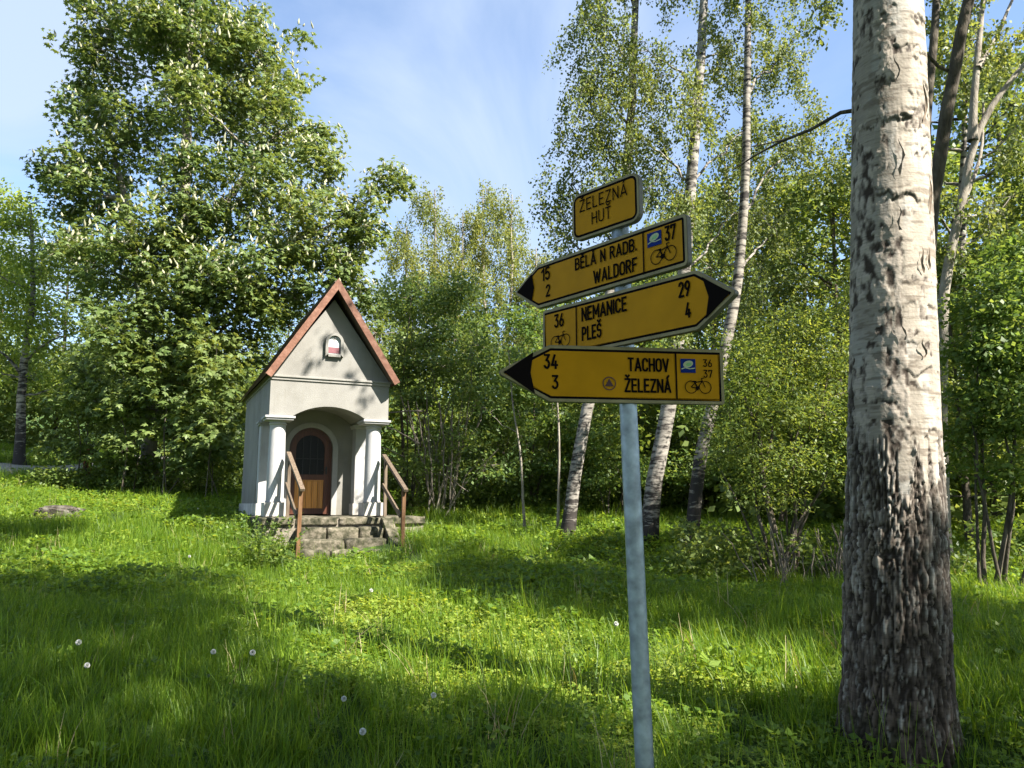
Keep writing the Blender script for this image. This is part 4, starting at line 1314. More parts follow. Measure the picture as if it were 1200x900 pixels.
YB = 14.5
birch('curved white birch trunk behind the signpost just right of its pole', [(757, 592, YB), (768, 545, YB), (783, 490, YB), (792, 430, YB), (800, 340, YB), (808, 240, YB), (816, 140, YB), (824, 30, YB), (828, -120, YB), (832, -260, YB)], .165, .045,
      [(760, 60, YB, 60, 60, 1.4, 20), (850, 60, YB + .6, 60, 60, 1.6, 22), (820, -60, YB, 90, 60, 1.8, 28), (880, 150, YB + 1, 50, 60, 1.4, 18), (740, 150, YB, 40, 50, 1.2, 14), (860, 250, YB + 1.2, 45, 45, 1.2, 12), (830, -190, YB, 100, 70, 2, 30), (815, 120, YB - .9, 26, 60, .4, 9), (803, 225, YB - .9, 30, 40, .4, 8), (800, 380, YB - .8, 16, 20, .3, 3)], 31, M['birch'])
birch('slender birch with dark upper trunk, its white foot left of the sign pole', [(663, 588, YB + .6), (676, 530, YB + .6), (690, 475, YB + .6), (706, 400, YB + .6), (722, 300, YB + .6), (735, 200, YB + .6), (741, 110, YB + .6), (745, 0, YB + .6), (747, -120, YB + .6), (748, -240, YB + .6)], .13, .045,
      [(690, 90, YB, 36, 40, 1.0, 13), (705, 20, YB, 40, 40, 1.2, 16), (690, 150, YB, 30, 45, 1.0, 12), (670, 215, YB, 28, 40, .9, 9), (720, 220, YB, 35, 45, 1.1, 12), (770, 210, YB + 1, 45, 45, 1.2, 14), (640, 260, YB + .6, 28, 34, .9, 6), (720, -60, YB, 70, 50, 1.6, 22), (740, -180, YB, 80, 70, 2, 24), (742, 90, YB - .2, 24, 70, .4, 8)], 32, M['birch'])
birch('thin birch with mottled grey trunk curving in right of the signs', [(806, 592, YB - .4), (818, 545, YB - .4), (828, 500, YB - .4), (843, 440, YB - .4), (856, 380, YB - .4), (866, 320, YB - .4), (872, 240, YB - .4), (876, 100, YB - .4), (878, -60, YB - .4), (880, -200, YB - .4)], .13, .035,
      [(920, 60, YB + 1, 50, 60, 1.5, 18), (940, 160, YB + 1.4, 50, 60, 1.4, 16), (900, -40, YB, 70, 50, 1.6, 22), (910, 270, YB + .8, 40, 45, 1.2, 9), (870, 330, YB + .6, 30, 35, .9, 6), (890, -160, YB, 80, 70, 2, 24)], 33, M['birch_dark'])

# ---- far pale trees in the middle gap
def pale_tree(label, x, Yd, tops, seed, nl=70):
    T = Tree(base_at(x, Yd), seed)
    for (xt, yt, w) in tops:
        T.stem([T.base, at(x + (xt - x) * .4, 470, Yd), at(xt, yt + 100, Yd), at(xt, yt, Yd)], .14, .02, 14, 6)
        n_ = 8
        for k in range(n_):
            t = k / (n_ - 1)
            yy = yt + 8 + t * 190; ww = w * (.28 + .9 * math.sin(math.pi * min(1, .12 + t * .75)))
            c, r = pblob(xt + T.rg.normal(0, 6), yy, Yd + T.rg.normal(0, .5), ww, 22, px(ww, Yd))
            C = T.blob(c, r, int(7 + ww * .42), .6, limb_r=.03, twig_r=.008, rise=1.1)
            T.strands(C, nl, 1.3, .12, .06, .12, tubes=False)
    T.build('pale_tree', label, 'tree', M['pale_bark'], M['pale_leaf'], 'tall pale trees beyond the clearing')


pale_tree('tall pale yellow green tree nearest the chapel roof', 505, 31, [(510, 222, 40), (476, 265, 34), (542, 250, 32)], 41)
pale_tree('tall pale yellow green tree left of the signs', 580, 32, [(566, 216, 38), (600, 228, 32), (628, 290, 30)], 42)

# ---- shrubs and understorey
def shrub(name, label, x, Yd, blobs, seed, leafm, bark, stems=5, L=.10, W=.06, nl=60, crad=.34, flat_=.55, stem_r=.03, lean=.5, cat='shrub', group=None, palm=False, up=.9, top=None):
    T = Tree(base_at(x, Yd), seed)
    cs = [pblob(*q[:6]) for q in blobs]
    for k in range(stems):
        c = cs[k % len(cs)][0]
        foot = T.base + np.append(T.rg.normal(0, .16, 2), 0)
        midp = foot + (c - foot) * .5 + np.append(T.rg.normal(0, .2, 2), .25)
        T.stem([foot, midp, c + T.rg.normal(0, .25, 3)], stem_r * T.rg.uniform(.6, 1.1), .008, 9, 6, .01)
    for q, (c, r) in zip(blobs, cs):
        C = T.blob(c, r, int(q[6] * 1.5), .5, limb=True, limb_r=.018, twig_r=.007, rise=.8)
        if palm:
            T.leaf.append(palm_leaves(C, crad, nl, flat_, L, W, T.rg))
        else:
            T.leaves(C, crad, nl, flat_, L, W, up=up)
    return T.build(name, label, cat, bark, leafm, group, crown='foliage', trunk='stems' if stems > 1 else 'trunk')


# left: tree by the track with a pale trunk
T = Tree(base_at(22, 25), 51)
T.stem([T.base, at(25, 470, 25), at(28, 420, 25), at(40, 350, 25), at(36, 240, 25)], .17, .04, 16, 9)
T.stem([at(28, 425, 25), at(48, 405, 24.6), at(70, 395, 24.4)], .06, .02, 7, 6)
T.stem([at(27, 440, 25), at(6, 415, 24.6), at(-20, 400, 24.4)], .06, .02, 7, 6)
for (x, y, rx, ry, n_) in ((25, 265, 50, 36, 24), (-20, 310, 50, 50, 28), (50, 320, 45, 45, 26), (15, 370, 60, 40, 34), (70, 390, 40, 40, 22), (-30, 420, 50, 50, 20), (35, 440, 50, 24, 12), (90, 440, 30, 30, 8)):
    c, r = pblob(x, y, 25, rx, ry, 1.6)
    T.leaves(T.blob(c, r, n_, .5, limb_r=.04), .55, 62, .5, .14, .085)
T.build('leafy_tree', 'bright green tree with a pale trunk beside the track at the left', 'tree', M['birch_dark'], M['bright_leaf'])
T = Tree(base_at(-60, 29), 52)
T.stem([T.base, at(-50, 400, 29), at(-40, 240, 29)], .2, .04, 14, 8)
for (x, y, rx, ry, n_) in ((10, 240, 40, 30, 20), (-40, 280, 70, 60, 44), (-60, 380, 80, 60, 44), (20, 330, 50, 60, 26)):
    c, r = pblob(x, y, 29, rx, ry, 2)
    T.leaves(T.blob(c, r, n_, .5, limb_r=.04), .65, 58, .5, .16, .095)
T.build('leafy_tree', 'yellow green tree at the far left edge behind the pale trunked one', 'tree', M['bark'], M['bright_leaf'])

# sycamore-like saplings under the chestnut
sap = [(100, 21.5, [(95, 480, 21.5, 34, 30, .9, 12), (80, 520, 21.5, 30, 18, .8, 7), (112, 440, 21.5, 28, 28, .8, 10)], 'young bright leafed sapling beside the red stained post'),
       (150, 20.5, [(150, 470, 20.5, 36, 34, 1.0, 16), (140, 525, 20.5, 34, 22, .9, 9), (165, 420, 20.5, 30, 30, .9, 11)], 'broad leaved sapling between the red stained post and the chestnut trunks'),
       (205, 20, [(205, 495, 20, 36, 40, 1.0, 17), (190, 445, 20, 32, 32, .9, 12), (222, 540, 20, 30, 18, .8, 8)], 'broad leaved sapling growing below the chestnut trunks'),
       (252, 19.5, [(250, 500, 19.5, 30, 44, .9, 16), (262, 440, 19.5, 26, 36, .8, 10), (240, 400, 19.5, 28, 30, .8, 8)], 'broad leaved sapling against the left wall of the chapel')]
for k, (x, Yd, bl_, lb) in enumerate(sap):
    shrub('sapling', lb, x, Yd, bl_, 60 + k, M['chestnut'], M['bark'], 3, .17, .085, 15, .42, .55, .022, cat='sapling', group='saplings under the chestnut', palm=True)

# right of the chapel: bushes, hazel with bare dead branches
shrub('bush', 'dense green bush just right of the chapel roof', 478, 19.5, [(478, 350, 19.5, 34, 40, 1.2, 18), (500, 400, 19.5, 38, 40, 1.3, 20), (478, 440, 19.5, 30, 34, 1.0, 12), (530, 365, 20, 34, 36, 1.2, 15)], 71, M['hazel_leaf'], M['bark'], 5, .11, .075, 70, .45, .5, .04, cat='bush')
hz_ = shrub('hazel', 'many stemmed hazel with bare lower branches right of the chapel', 520, 18.8, [(520, 430, 18.8, 46, 26, 1.2, 16), (560, 405, 18.8, 40, 32, 1.2, 16), (490, 465, 18.6, 24, 16, .8, 8), (555, 460, 18.6, 34, 18, 1.0, 10), (540, 515, 18.3, 40, 14, .8, 7), (500, 540, 18.3, 34, 16, .8, 6), (575, 545, 18.2, 36, 14, .8, 7), (540, 340, 19.2, 36, 36, 1.2, 12)], 72, M['hazel_leaf'], M['pale_bark'], 13, .10, .07, 62, .42, .45, .032, cat='shrub')
# its dead branches
tb = Tubes(); rg = np.random.default_rng(73)
hb = np.array(hz_.location)
for k in range(24):
    f = at(rg.uniform(465, 570), rg.uniform(500, 585), 18.4 + rg.uniform(-.5, .5))
    g_ = f + np.array([rg.normal(0, .55), rg.normal(0, .3), rg.uniform(.2, 1.3)])
    tb.add(curve_pts(f, g_, 6, .08, .06, rg) - hb, np.linspace(.013, .005, 6), 4)
for (x0, y0, x1, y1) in ((450, 485, 495, 482), (452, 500, 492, 520), (470, 465, 500, 560), (488, 470, 502, 575), (500, 460, 508, 585), (478, 470, 487, 520), (515, 470, 522, 585), (530, 480, 527, 585)):
    tb.add(curve_pts(at(x0, y0, 17.9), at(x1, y1, 17.9), 8, .03, .02, rg) - hb, np.linspace(.012, .022, 8), 5)
link('dead_branches', tb.mesh('dead_branches'), M['dead_wood'], hz_)
shrub('bush', 'shaded bush behind the lowest sign and thin saplings', 620, 20, [(600, 440, 20, 40, 40, 1.3, 20), (650, 420, 20.4, 40, 44, 1.3, 20), (625, 380, 21, 36, 40, 1.2, 14), (600, 500, 19.6, 46, 18, 1.2, 12), (660, 500, 19.6, 40, 22, 1.2, 12), (640, 545, 19.4, 50, 14, 1.1, 8), (570, 480, 19.6, 34, 16, 1.0, 8)], 74, M['shrub_leaf'], M['bark'], 7, .11, .075, 66, .46, .4, .03, cat='bush')
shrub('bush', 'green bush filling the gap between the two white birch feet', 720, 18.4, [(712, 510, 18.4, 34, 40, 1.1, 18), (740, 555, 18.2, 34, 22, 1.0, 10), (700, 560, 18.2, 30, 18, .9, 8), (725, 460, 18.8, 34, 34, 1.1, 12)], 75, M['shrub_leaf'], M['bark'], 5, .10, .07, 70, .42, .5, .025, cat='bush')
shrub('bush', 'dark green bush behind the curved birch right of the pole', 815, 18.6, [(815, 480, 18.6, 36, 44, 1.2, 18), (840, 540, 18.2, 36, 30, 1.1, 14), (800, 550, 18.2, 26, 24, 1.0, 8), (870, 420, 19.5, 44, 46, 1.3, 18), (790, 420, 19.5, 34, 40, 1.2, 10)], 76, M['shrub_leaf'], M['bark'], 6, .10, .07, 66, .44, .5, .03, cat='bush')
# thin saplings at the wood's edge
for k, (x0, y0, x1, y1, Yd, lb) in enumerate(((615, 594, 600, 470, 16.4, 'thin pale sapling below the left tip of the lowest sign'), (653, 603, 652, 440, 15.8, 'thin straight pale sapling left of the white birch foot'))):
    T = Tree(gz(at(x0, y0, Yd), .1), 80 + k)
    T.stem([T.base, at((x0 + x1) / 2 + 3, (y0 + y1) / 2, Yd), at(x1, y1, Yd), at(x1 - 4, y1 - 60, Yd)], .036, .010, 12, 6, .004)
    for q in range(4):
        c, r = pblob(x1 + T.rg.normal(0, 16), y1 + 40 - q * 32, Yd, 20, 12, .5)
        T.leaves(T.blob(c, r, 3, .6, limb_r=.010, twig_r=.005, rise=.6), .22, 22, .5, .08, .055)
    T.build('sapling', lb, 'sapling', M['pale_bark'], M['hazel_leaf'], "thin saplings at the wood's edge")

# olive willow bush right of the pole
w_ = shrub('willow_bush', 'large olive green willow bush between the signs and the big birch', 905, 11.5, [(880, 440, 11.6, 42, 36, .9, 22), (930, 425, 12, 45, 34, 1.0, 22), (975, 420, 12.2, 40, 44, 1.0, 20), (905, 485, 11.4, 45, 28, .9, 18), (965, 485, 11.6, 44, 34, .9, 20), (862, 525, 11.4, 34, 34, .7, 13), (935, 545, 11.2, 44, 24, .8, 15), (985, 540, 11.4, 38, 36, .8, 16), (900, 575, 11.3, 40, 16, .6, 8), (850, 480, 11.5, 24, 34, .6, 9), (868, 400, 12, 26, 22, .6, 6), (945, 385, 12, 16, 34, .5, 5), (1060, 470, 12.4, 70, 70, 1, 26), (920, 385, 12.4, 50, 26, 1, 14), (1000, 365, 12.6, 40, 36, 1, 14)], 91, M['olive_leaf'], M['bark'], 8, .07, .03, 90, .42, .6, .032, cat='bush')
tb = Tubes(); rg = np.random.default_rng(92); hb = np.array(w_.location)
for k in range(60):
    x = rg.choice([920, 985], p=[.4, .6]) + rg.normal(0, 16)
    f = gz(at(x, 590, 10.9 + rg.uniform(-.3, .5)), .02)
    g_ = f + np.array([rg.normal(0, .16), rg.normal(0, .15), rg.uniform(.4, .95)])
    tb.add(curve_pts(f, g_, 5, .05, .05, rg) - hb, np.linspace(.012, .006, 5), 4)
link('dead_stalks', tb.mesh('dead_stalks'), M['dead_wood'], w_)
T0 = Tubes()
for pts, r0 in (([(908, 625, 11.2), (893, 560, 11.3), (890, 510, 11.4), (872, 465, 11.6), (850, 455, 11.8)], .05), ([(893, 560, 11.3), (905, 510, 11.4), (900, 450, 11.6)], .03), ([(915, 610, 11.6), (930, 540, 11.8), (950, 500, 12), (975, 465, 12.2), (1005, 455, 12.3)], .04), ([(930, 545, 11.8), (925, 500, 11.9), (930, 440, 12)], .028)):
    P = np.array([at(*p) for p in pts]); 
    T0.add(P - hb, np.linspace(r0, r0 * .35, len(P)), 7)
link('main_stems', T0.mesh('main_stems'), M['bark'], w_)

# right of the big birch
shrub('bush', 'dark leafy bush behind the right side of the big birch', 1150, 10.5, [(1165, 350, 10.6, 40, 34, .9, 18), (1185, 300, 10.8, 36, 34, .9, 13), (1140, 410, 10.8, 36, 34, .9, 16), (1190, 420, 10.4, 36, 40, .9, 16), (1150, 470, 10.6, 40, 30, .9, 14), (1195, 500, 10.2, 34, 34, .8, 13), (1130, 520, 10.8, 32, 26, .8, 10), (1175, 550, 10.4, 34, 16, .7, 8), (1240, 400, 10.6, 40, 120, 1, 34)], 95, M['shrub_leaf'], M['bark'], 6, .085, .06, 66, .34, .5, .035, cat='bush')
T = Tree(gz(at(1100, 590, 13)), 96)
T.stem([T.base, at(1102, 470, 13), at(1105, 330, 13), at(1128, 230, 13), at(1142, 155, 13), at(1170, 110, 13), at(1230, 40, 13)], .13, .04, 18, 9)
T.stem([at(1140, 165, 13), at(1143, 90, 13), at(1150, 20, 13.2), at(1160, -60, 13.2)], .075, .03, 10, 7)
T.stem([at(1146, 80, 13), at(1170, 40, 13.4), at(1195, -20, 13.6)], .05, .02, 8, 6)
T.stem([at(1118, 260, 13), at(1150, 190, 13.6), at(1152, 120, 13.8)], .05, .02, 8, 6)
for (x, y, rx, ry, n_) in ((1150, 60, 45, 45, 16), (1200, 40, 40, 40, 12), (1190, 150, 30, 40, 9), (1120, -20, 60, 50, 16), (1210, -60, 70, 60, 20), (1140, 230, 30, 30, 6), (1185, 230, 30, 40, 9), (1110, 290, 25, 40, 6)):
    c, r = pblob(x, y, 13.2, rx, ry, 1.1)
    T.strands(T.blob(c, r, n_, .6, limb_r=.025, twig_r=.006, rise=.9), 70, .6, .075, .055)
T.build('leaning_tree', 'leaning forked tree just right of the big birch trunk', 'tree', M['pale_bark'], M['birch_leaf'])
T = Tree(gz(at(1070, 600, 9)), 97)
T.stem([T.base, at(1075, 420, 9), at(1092, 250, 9), at(1104, 150, 9), at(1122, 60, 9), at(1142, -40, 9), at(1160, -140, 9)], .11, .06, 18, 9)
T.stem([at(1078, 300, 9), at(1088, 120, 9.3), at(1098, 0, 9.5), at(1105, -120, 9.5)], .07, .04, 12, 8)
for (x, y, rx, ry, n_) in ((1160, -160, 100, 70, 20), (1090, -170, 90, 70, 18), (980, -20, 30, 40, 6)):
    c, r = pblob(x, y, 9, rx, ry, 1.0)
    T.strands(T.blob(c, r, n_, .6, limb_r=.025, twig_r=.006, rise=.9), 80, .6, .06, .045)
T.build('twin_stem_tree', 'dark twin stemmed tree half hidden behind the big birch', 'tree', M['bark'], M['birch_leaf'])

# ---- trees of the wood behind: three sorts, copied
def wood_tree(seed, h, leafm, bark, L, W, nb, nl, crad, flat_, w=.24, birchy=False):
    T = Tree((0, 0, 0), seed)
    T.stem([(0, 0, -.2), (T.rg.normal(0, .15), T.rg.normal(0, .15), h * .45), (T.rg.normal(0, .3), T.rg.normal(0, .3), h * .95)], h * .014, .025, 16, 7)
    for k in range(nb):
        t = .22 + .75 * (k + .5) / nb
        a = k * 2.4 + T.rg.normal(0, .3)
        q = h * w * (math.sin(math.pi * min(1, .15 + t * .86)) ** .7)
        c = np.array([math.cos(a) * q * .6, math.sin(a) * q * .6, h * t])
        C = T.blob(c, (q * .55, q * .55, h * .075), 7, .5, limb_r=.05, twig_r=.012, rise=.6)
        if birchy: T.strands(C, nl, 1.1, L, W, .2, tubes=False)
        else: T.leaves(C, crad, nl, flat_, L, W)
    r_ = T.build('wood_tree', '', 'tree', bark, leafm, 'trees of the wood behind the clearing')
    return r_


proto = [wood_tree(101, 13, M['wood_leaf'], M['bark'], .21, .125, 24, 52, .75, .5), wood_tree(102, 14, M['birch_leaf'], M['birch_dark'], .15, .09, 26, 56, .6, .5, .19, True), wood_tree(103, 11, M['olive_leaf'], M['bark'], .18, .10, 22, 56, .68, .55, .26)]
kinds = ['dark green broad crowned tree', 'light birch like tree', 'yellowish green round tree']
spots = [(-130, 34, 0, 1.0), (60, 36, 0, .85), (150, 33, 2, .8), (330, 36, 0, .7), (440, 30, 2, .72), (620, 38, 0, .62), (665, 30, 1, .62), (700, 24, 2, .72), (770, 27, 1, .72), (745, 21, 0, .58), (835, 25, 2, 1.0), (880, 20, 1, .75), (925, 24, 1, .82),
         (985, 19, 2, .85), (1030, 23, 1, .85), (1110, 20, 2, .95), (1160, 17, 1, .9), (1215, 22, 0, 1.1), (960, 30, 0, 1.0), (1080, 30, 2, 1.0), (1290, 20, 2, 1.1), (1400, 24, 0, 1.1), (820, 33, 0, 1.0), (560, 26, 0, .5), (-260, 30, 2, 1.0), (1130, 14.5, 0, .45), (-20, 40, 2, .95), (1250, 14, 0, .6)]
where = ['at the far left beyond the track', 'seen over the track behind the pale trunk', 'left of the chestnut trunks', 'hidden behind the chapel roof', 'beside the right roof edge of the chapel', 'beyond the left tip of the lowest sign', 'directly left of the upper signs', 'under the place name plate', 'between the two tall birch trunks', 'low behind the sign boards', 'behind the top of the signs', 'right of the arrow pointing right', 'above the willow bush',
         'left of the big birch trunk', 'close behind the big birch trunk', 'right of the big birch trunk', 'at the right edge behind the bush', 'beyond the right edge', 'deep in the wood above the willow bush', 'deep in the wood behind the big birch', 'outside the right edge', 'far outside the right edge', 'deep behind the sign boards', 'low between chapel and signs', 'far outside the left edge', 'low beside the foot of the big birch', 'far beyond the track', 'low outside the right edge']
used = set()
for k, (x, Yd, kd, sc) in enumerate(spots):
    o = proto[kd] if kd not in used else copy_tree(proto[kd])
    used.add(kd)
    p = gz(at(x, 560, Yd), .1)
    o.location = p; o.rotation_euler = (0, 0, rng.uniform(0, 6.28)); o.scale = (sc * rng.uniform(.95, 1.1),) * 2 + (sc,)
    o['label'] = f'{kinds[kd]} {where[k]}'

# thicket along the wood's edge and the far wood: one mass nobody could count
rg = np.random.default_rng(120)
n_ = 2800
cx_ = rg.uniform(-34, 30, n_); cy_ = 25.5 + rg.random(n_) * 8 + np.clip(-cx_ - 8, 0, 30) * .25
hc = 4.6 * rg.random(n_) ** .9
keep = ~((cx_ < -11) & (cy_ < 30))
C = np.stack([cx_, cy_, H(cx_, cy_) + hc], -1)[keep]
n2 = 900
cx_ = rg.uniform(1.0, 22, n2); cy_ = np.where(cx_ < 4.5, 19.5, 15.8) + rg.random(n2) * 6
C2 = np.stack([cx_, cy_, H(cx_, cy_) + 2.6 * rg.random(n2) ** .8], -1)
n3 = 620
cx_ = rg.uniform(-4.4, 7, n3); cy_ = rg.uniform(18.9, 21.0, n3) - .2 * np.clip(cx_ - 2, 0, 5)
C3 = np.stack([cx_, cy_, H(cx_, cy_) + .1 + 1.5 * rg.random(n3) ** 1.6], -1)
n4_ = 260
cx_ = rg.uniform(-13, -7.2, n4_); cy_ = rg.uniform(20.6, 22.4, n4_)
C4 = np.stack([cx_, cy_, H(cx_, cy_) + .1 + 1.0 * rg.random(n4_) ** 1.5], -1)
n5 = 190
cx_ = np.concatenate([rg.uniform(2.4, 5.6, 130), rg.uniform(5.6, 8.2, 60)]); cy_ = 11.0 + rg.random(n5) * 1.5
C5 = np.stack([cx_, cy_, H(cx_, cy_) + .05 + .75 * rg.random(n5) ** 1.5], -1)
C = np.concatenate([C, C2])
Vv = np.concatenate([cluster_leaves(C, .8, 40, .5, .25, .16, rg), cluster_leaves(np.concatenate([C3, C4]), .34, 34, .5, .12, .08, rg), cluster_leaves(C5, .26, 40, .55, .085, .055, rg)])
tag(link('thicket', mesh_np('thicket', Vv, quads_of(len(Vv))), M['wood_leaf']), 'dense green undergrowth along the edge of the wood', 'undergrowth', kind='stuff')

# ------------------------------------------------------------------ unseen trees, their crowns shaped to shade the clearing
S_ = np.array(SUN_DIR)
LIT = [[(325, 650), (430, 650), (450, 710), (560, 728), (720, 748), (855, 790), (840, 838), (700, 828), (570, 785), (470, 808), (360, 790), (305, 730)],
       [(-200, 640), (60, 635), (200, 622), (335, 640), (330, 672), (120, 684), (-200, 690)], [(1105, 672), (1300, 665), (1300, 715), (1105, 712)],
       [(480, 600), (720, 605), (716, 634), (600, 645), (470, 640)], [(-100, 578), (280, 580), (280, 610), (-100, 608)], [(760, 655), (860, 655), (880, 675), (760, 690)], [(335, 600), (500, 600), (480, 668), (345, 668)]]


def to_px(P):
    c, s = math.cos(PITCH), math.sin(PITCH)
    d = P - [0, 0, EYE_Z]
    dep = np.maximum(d[:, 1] * c + d[:, 2] * s, .3); up = -d[:, 1] * s + d[:, 2] * c
    return np.stack([600 + F * d[:, 0] / dep, 450 - F * up / dep], -1)


def in_view(P, m=70):
    q = to_px(P)
    return (P[:, 1] > .5) & (q[:, 0] > -m) & (q[:, 0] < 1200 + m) & (q[:, 1] > -m)


def inside(q, poly):
    r_ = np.zeros(len(q), bool); n = len(poly)
    for i in range(n):
        (x0, y0), (x1, y1) = poly[i - 1], poly[i]
        c = ((y0 > q[:, 1]) != (y1 > q[:, 1]))
        r_ ^= c & (q[:, 0] < (x1 - x0) * (q[:, 1] - y0) / (y1 - y0 + 1e-9) + x0)
    return r_


def passes_light(C, rg):
    """False where a leaf cluster would keep the sun off the parts of the clearing that lie in the sun."""
    G = C.copy()
    for _ in range(4):
        t = (G[:, 2] - H(G[:, 0], G[:, 1])) / S_[2]; G = G - S_ * t[:, None]
    q = to_px(G)
    wob_ = np.stack([fbm(G[:, 0] * .8, G[:, 1] * .8, G[:, 0] * 0, 3, 301), fbm(G[:, 0] * .8, G[:, 1] * .8, G[:, 0] * 0, 3, 302)], -1) - .5
    q = q + wob_ * [60, 24]
    lit = np.zeros(len(C), bool)
    for p in LIT:
        for dx, dy in ((.7, 0), (-.7, 0), (0, .6)) * (p is LIT[0]) + ((0, 0), (.45, 0), (-.45, 0), (0, .45), (0, -.45), (.3, .3), (-.3, -.3), (.3, -.3), (-.3, .3)):
            q2 = to_px(G + [dx, dy, 0]) + wob_ * [60, 24] if dx or dy else q
            lit |= inside(q2, p)
    ok = ~(lit & (rg.random(len(C)) < .99))
    # the upper part of the big birch stands in the sun
    for z in np.linspace(BZ + 1.75, BZ + 5.5, 12):
        A = np.array([BX + .062 * z, BY, z]); d = C - A; t = d @ S_
        ok &= ~((np.linalg.norm(d - t[:, None] * S_, axis=1) < .75) & (t > 0))
    # the chapel front is dappled
    nrm = np.array([math.sin(CH_RZ), -math.cos(CH_RZ), 0])
    t = ((C - CH0) @ nrm) / (S_ @ nrm); h_ = C - S_ * t[:, None] - CH0
    u_ = h_[:, 0] * math.cos(CH_RZ) + h_[:, 1] * math.sin(CH_RZ)
    on = (u_ > -.5) & (u_ < 2.9) & (h_[:, 2] > -1.2) & (h_[:, 2] < 5)
    ok &= ~(on & (rg.random(len(C)) < np.where(h_[:, 2] < 2, .93, .62)))
    ok &= ~((G[:, 1] > 14.8) & (rg.random(len(C)) < .93))
    # so do the willow bush and its neighbours
    t = (C[:, 1] - 11.3) / S_[1]; q_ = C - S_ * t[:, None]
    ok &= ~((q_[:, 0] > 1.6) & (q_[:, 0] < 9) & (q_[:, 2] > .4) & (q_[:, 2] < 6) & (rg.random(len(C)) < .9))
    return ok


# ---- crown and branch of the big birch (over the frame)
T = Tree((BX, BY, BZ), 5)
T.stem([(BX + .062 * z + .0006 * z * z, BY + .01 * z, BZ + z) for z in (5.2, 8, 11, 14, 16.4)], .19, .02, 12, 6)
for (dx, dy, z, r, rz, n_) in ((-1.2, .3, 8.0, 1.5, 1.2, 26), (1.6, -.6, 8.8, 1.6, 1.3, 26), (-.3, -1.6, 9.4, 1.6, 1.2, 26), (-1.0, 1.2, 10.6, 1.8, 1.5, 30), (1.2, 1.0, 10.8, 1.7, 1.6, 28), (.3, -.5, 12.6, 1.9, 1.8, 34), (.9, .3, 15, 1.3, 1.6, 24)):
    C = T.blob((BX + dx + .06 * z, BY + dy, BZ + z), (r, r, rz), n_, .5)
    C = C[passes_light(C - [0, 0, .4], rng)]
    if len(C): T.strands(C, 110, 1.1, .06, .045, .3)
BIRCH_CROWN = T
p0 = at(1006, 122, 4.62)
T.tub.add(np.array([p0 + [.1, .05, .0], at(985, 132, 4.75), at(950, 152, 4.95), at(915, 166, 5.1), at(885, 182, 5.3), at(858, 200, 5.5)]), [.016, .013, .011, .009, .007, .004], 6)
T.tub.add(np.array([at(930, 161, 5.03), at(900, 168, 5.3), at(880, 172, 5.6)]), [.007, .005, .003], 4)
co = np.concatenate(T.tub.V) - T.base
me_ = T.tub.mesh('branches'); me_.vertices.foreach_set('co', co.astype(np.float32).ravel()); me_.update()
link('branches', me_, M['bark'], bt)
Vv = np.concatenate(T.leaf) - T.base
link('crown', mesh_np('crown', Vv, quads_of(len(Vv))), M['birch_leaf'], bt)

rg = np.random.default_rng(300)
n_ = 7600
g = np.stack([rg.uniform(-13, 11, n_), rg.uniform(1.5, 19, n_)], -1)
g = np.stack([g[:, 0], g[:, 1], H(g[:, 0], g[:, 1])], -1)
C = g + S_ * rg.uniform(12.5, 17.5, n_)[:, None]
sm_ = np.stack([rg.uniform(-2.6, 2.2, 420), rg.uniform(9.2, 12.6, 420)], -1); sm_ = np.stack([sm_[:, 0], sm_[:, 1], H(sm_[:, 0], sm_[:, 1])], -1) + S_ * rg.uniform(12.5, 17, 420)[:, None]
sg_ = np.stack([rg.uniform(-.5, 1.3, 60), rg.uniform(2.3, 2.9, 60), rg.uniform(1.5, 3.1, 60)], -1) + S_ * rg.uniform(10, 14, 60)[:, None]
tb_ = np.stack([BX + rg.normal(0, .3, 30), BY + rg.normal(0, .2, 30), BZ + rg.uniform(0, 1.3, 30)], -1) + S_ * rg.uniform(10, 14, 30)[:, None]
C = np.concatenate([C, sg_, tb_, sm_])  # extra clusters set up-sun to shade signs, birch foot and mid meadow
C = C[passes_light(C, rg) & ~in_view(C)]
feet = [(4.4, 1.2), (7.6, 5.6), (6.6, -2.4), (11.2, 9.6), (1.6, -3.6), (-1.6, 4.0 - 8), (11, 1.5)]
own = np.argmin(np.stack([np.hypot(C[:, 0] - x, C[:, 1] - y) for x, y in feet]), 0)
for k, (x, y) in enumerate(feet):
    Ck = C[own == k]
    if len(Ck) < 5: continue
    T = Tree((x, y, float(H(x, y)) - .1), 310 + k)
    m_ = Ck.mean(0)
    T.stem([(x, y, float(H(x, y)) - .1), (x + .1, y, 4), (x + (m_[0] - x) * .4, y + (m_[1] - y) * .4, 8.5), (m_[0], m_[1], 12)], .17, .04, 18, 9)
    for q in Ck[::30]:
        P_ = np.concatenate(T.stem_pts); j = int(np.argmin(np.abs(P_[:, 2] - q[2] + .5 * np.hypot(P_[:, 0] - q[0], P_[:, 1] - q[1]))))
        L_ = curve_pts(P_[j], q, 8, -.04, .03, T.rg)
        if not in_view(L_).any(): T.tub.add(L_, np.linspace(.03, .008, 8), 5)
    T.leaves(Ck, .45, 19, .6, .18, .13)
    T.build('shade_tree', 'tall leafy shade tree outside the frame, ' + ['nearest the big birch', 'beside the right meadow edge', 'behind the viewer to the right', 'furthest right near the wood', 'directly behind the viewer', 'behind the viewer to the left', 'far to the right of the viewer'][k], 'tree', M['bark'], M['birch_leaf'], 'shade trees outside the frame')
